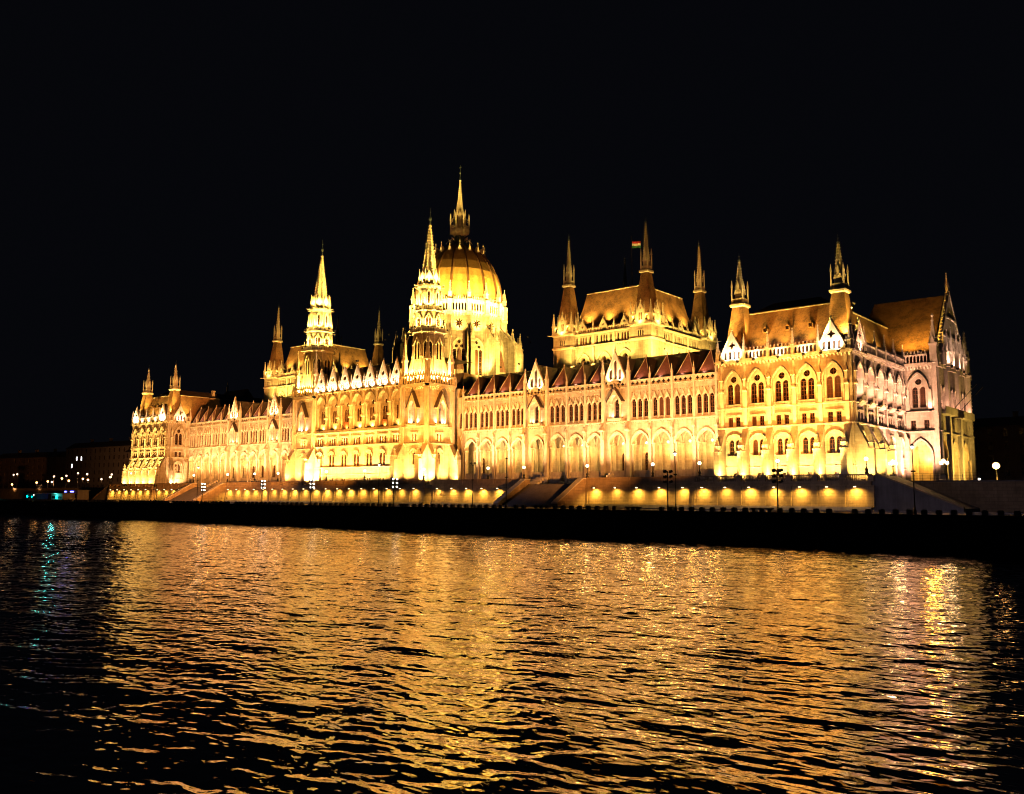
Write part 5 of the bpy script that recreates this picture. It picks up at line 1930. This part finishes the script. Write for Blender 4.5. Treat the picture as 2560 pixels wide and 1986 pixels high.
def flood_mast(x, zt, label, power, color, aims):
    o = thing('floodlight_mast', label, 'floodlight', (x, -33.0, RZ), 0, 'floodlight masts along the quay')
    h = zt-RZ
    m = MB(); m.use(IRON)
    m.lathe([(.16, 0), (.16, .6), (.10, .8), (.08, h+1.0)], 8)
    for j in range(3):
        m.box(-.55, .55, -.05, .05, h-.8+j*.75, h-.72+j*.75)
    m.build('post', None, o)
    for j in range(3):
        for sx in (-1, 1):
            q = MB(); q.use(IRON)
            q.box(-.24, .24, -.20, .16, -.17, .2)
            q.use(LAMPW)
            q.box(-.2, .2, .165, .175, -.13, .16)
            hd = q.build('floodlight_head', None, o, (sx*.5, .15, h-.55+j*.75))
            hd.rotation_euler = (R(18), 0, R(-28 if x > 60 else -92))
    for ax_, az, k in aims:
        ob = flood(o, (0, .6, h+.3), (ax_-x, 33.0, az-RZ), power*k, color, 44, 1.0, .4, body=False)
    return o
flood_mast(-20.4, -.9, 'lit floodlight mast left of the left staircase', 17500, ORP, [(-60, 14, 1.0), (-110, 14, 1.3)])
flood_mast(4.8, -.4, 'lit floodlight mast right of the left staircase', 14500, ORP, [(-45, 15, 1.0)])
flood_mast(22.7, -.4, 'lit floodlight mast before the left half of the central block', 17500, ORG, [(-10, 16, 1.0)])
flood_mast(48.7, -.4, 'lit floodlight mast before the right river tower', 17500, ORG, [(20, 18, 1.0), (45, 14, .7)])
flood_mast(108.8, .2, 'dark-backed floodlight mast before the right arcaded wing', 17500, ORP, [(62, 15, 1.0), (90, 15, .8)])
flood_mast(125.8, .1, 'dark-backed floodlight mast before the right corner pavilion', 17500, ORG, [(113, 15, .9)])

# granite bollards along the quay edge
def bollard_mesh():
    m = MB(); m.use(GRANITE)
    m.sq([(.30, 0), (.29, .52), (.24, .62), (.10, .66)])
    return m.mesh('stone_bollard')
bm = bollard_mesh()
n = 0
x = -150.0
while x < 162:
    if not (n % 17 == 5 or any(a-.5 < x < a+3.8 for a in (85.2, 102.6, 123.0, 52.6))):
        o = put('stone_bollard', bm, None, (x, -35.4+random.uniform(-.03, .03), RZ), random.uniform(-.06, .06))
        tag(o, 'small dark square stone bollard in the row along the quay edge', 'bollard', 'stone bollards along the quay edge')
    x += 1.63; n += 1

# long low stone benches standing in the row of bollards
def bench(x, L, label):
    o = thing('stone_bench', label, 'bench', (x, -35.4, RZ), 0)
    m = MB(); m.use(GRANITE)
    m.prismx([(-.32, .42), (.32, .42), (.30, .60), (-.30, .60)], 0, L)
    m.build('seat', None, o)
    for xx in (.25, L/2-.2, L-.65):
        m = MB(); m.use(GRANITE)
        m.box(xx, xx+.4, -.25, .25, 0, .42)
        m.build('leg', None, o)
bench(85.2, 3.2, 'long low dark stone bench at the foot of the right staircase')
bench(103.0, 2.6, 'long low dark stone bench right of the right staircase')
bench(123.0, 3.2, 'long low dark stone bench before the right corner pavilion')
bench(53.0, 2.4, 'long low dark stone bench before the right river tower')

# ------------------------------------------------------------------ surroundings
def far_house(name, x, y, rz, W, D, H, nf, nw, label, lit=()):
    o = thing(name, label, 'building', (x, y, -.35), rz)
    m = MB(); m.use(FARWALL)
    sp = W/nw; fh = H/nf
    holes = []
    for f in range(nf):
        for i in range(nw):
            holes.append((f, i, rect((i+.5)*sp-.6, (i+.5)*sp+.6, f*fh+fh*.25, f*fh+fh*.8)))
    for f in range(nf):
        for i in range(nw):
            hh = [h for a, b, h in holes if (a, b) == (f, i)]
            m.face(rect(i*sp, (i+1)*sp, f*fh, (f+1)*fh), hh, 0, .3)
        m.box(0, W, -.2, .02, (f+1)*fh-.12, (f+1)*fh+.1)
    m.box(0, W, .35, D, 0, H)
    m.build('wall', None, o)
    for f, i, h in holes:
        litw = (f, i) in lit
        def mkw(litw=litw):
            q = MB(); q.use(LITWIN if litw else GLASS)
            q.face(rect(-.6, .6, 0, fh*.55), [], .28)
            q.use(FRAME); q.box(-.05, .05, .2, .27, 0, fh*.55); q.box(-.6, .6, .2, .265, fh*.34, fh*.38)
            return q.mesh('window')
        put('window', cached(('fw', round(fh,2), litw), mkw), o, ((i+.5)*sp, 0, f*fh+fh*.25))
    r = MB(); r.use(DSLATE)
    r.prismx([(-.4, H), (D+.4, H), (D*.7, H+3.2), (D*.3, H+3.2)], -.3, W+.3)
    rf = r.build('roof', None, o)
    for i in range(3):
        q = MB(); q.use(FARWALL); q.sq([(.6, 0), (.6, 2.2), (.75, 2.3), (.75, 2.5)])
        q.build('chimney', None, rf, (W*(i+.7)/3.4, D*.45, H+2.6))
far_house('apartment_block', -322, 60, R(6), 62, 16, 23, 6, 14, 'dim brown apartment block with a few white-lit windows beyond the left end', {(4, 2), (4, 3), (3, 1)})
far_house('apartment_block', -262, 64, R(3), 70, 16, 19.5, 5, 16, 'unlit dark apartment block right behind the left corner pavilion')
far_house('apartment_block', -395, 50, R(10), 60, 16, 19, 5, 13, 'darkest low apartment block at the far left edge')
far_house('office_block', 100, 165, R(-4), 80, 20, 21, 5, 18, 'dark office block in the night behind the right end')

# street lamps of the road beyond the left end: small lit heads on poles
def far_lamp(x, y, z, h, label, mat, p, c):
    o = thing('road_lamp', label, 'lamp', (x, y, z), 0, 'street lamps beyond the left end')
    m = MB(); m.use(IRON); m.lathe([(.12, 0), (.06, h)], 6); m.tube((0, 0, h-.05), (.7, -.3, h+.15), .05)
    m.build('post', None, o)
    m = MB(); m.use(mat); m.ball((.75, -.35, h+.05), .34, 8, 5)
    m.build('lamp_head', None, o)
    flood(o, (.75, -.35, h-.45), (.75, 30, 4), p*2.5, (1, .5, .2), 150, .9, .3, body=False)
fl = [(-250, 8, 6.2, 0), (-246, 8, 6.4, 0), (-240, 4, 1.8, 1), (-218, 10, 3.0, 1), (-217, 12, 5.2, 0), (-214, 4, 2.4, 1), (-204, 6, 2.6, 0), (-200, 10, 5.2, 0), (-197, 7, 4.0, 1),
      (-194, 12, 6.2, 0), (-188, 6, 3.0, 1), (-180, 8, 3.7, 1), (-172, 6, 5.4, 0), (-171, 6, 3.2, 1), (-164, 8, 3.4, 0), (-160, 10, 5.2, 0)]
pos = ['leftmost of the small lamps at the far left edge', 'second of the small lamps at the far left edge', 'low orange lamp below the far left pair',
       'small orange lamp a third of the way to the pavilion', 'white lamp above the orange one beyond the left end', 'bright orange lamp left of the teal light',
       'pale lamp just left of the teal light', 'white lamp above the teal light', 'orange lamp above the blue lights', 'highest white lamp beyond the left end',
       'bright orange lamp above the pale kiosk', 'dim orange lamp right of the kiosk', 'white lamp on the taller pole near the left pavilion',
       'large orange lamp near the left pavilion', 'pale low lamp close to the left pavilion', 'white lamp nearest the left pavilion']
for (x, y, z, k), lab in zip(fl, pos):
    far_lamp(x, y, -.35, z+.35, lab, LAMPO if k else LAMPF, 130 if k else 90, (1, .5, .2) if k else (.95, .85, .8))
# quay pontoon kiosks with coloured lights at the far left
def kiosk(x, y, W, H, label, lights):
    o = thing('quay_kiosk', label, 'kiosk', (x, y, RZ))
    m = MB(); m.use(GRANITE)
    m.box(0, W, 0, 4, 0, H); m.box(-.3, W+.3, -.5, 4.3, H, H+.25)
    m.build('wall', None, o)
    q = MB(); q.use(GLASS)
    q.face(rect(.6, W-.6, .8, H-.7), [], -.03)
    q.build('window_strip', None, o)
    for dx, dz, s, mat in lights:
        q = MB(); q.use(mat); q.box(dx-s, dx+s, -.16, -.08, dz-.18, dz+.18)
        q.build('sign_light', None, o)
kiosk(-139.5, -20, 9, 2.3, 'low pale kiosk with a teal light on the quay', [(4.6, 1.4, .5, TEAL), (4.62, 1.0, .38, TEAL)])
kiosk(-166.0, -18, 9, 2.3, 'low kiosk with two small teal lights further left on the quay', [(1.2, 1.4, .25, TEAL), (5.2, 1.3, .12, TEAL), (7.0, 1.9, .12, LAMPW)])
kiosk(-158.0, -8, 11, 3.6, 'dark kiosk with a row of blue lights behind the teal one', [(1.2, 3.2, .7, BLUE), (6.6, 3.2, 1.3, BLUE)])
point(bpy.data.objects['quay_kiosk'], (4.6, -1.4, 2.2), 70, (.1, .9, .8), .3)

# lamp and glow beyond the right end
o = thing('square_lamp', 'bright orange street lamp alone in the dark right of the building', 'lamp', (137.6, 40, -.35))
m = MB(); m.use(IRON); m.lathe([(.2, 0), (.12, .8), (.07, 3.6)], 8); m.build('post', None, o)
m = MB(); m.use(LAMPO); m.ball((0, 0, 4.05), .62, 12, 8); m.build('globe', None, o)
point(o, (0, 0, 4.05), 120, (1, .45, .12), .5)
for x, y, z, lab in ((135.9, 34, 1.3, 'tiny white lamp low beside the right corner of the end block'), (150.5, 30, 1.6, 'tiny white lamp at the right edge of the photo')):
    o = thing('bollard_light', lab, 'lamp', (x, y, -.35))
    m = MB(); m.use(IRON); m.lathe([(.12, 0), (.08, z)], 6); m.build('post', None, o)
    m = MB(); m.use(LAMPW); m.ball((0, 0, z+.12), .2, 8, 5); m.build('globe', None, o)
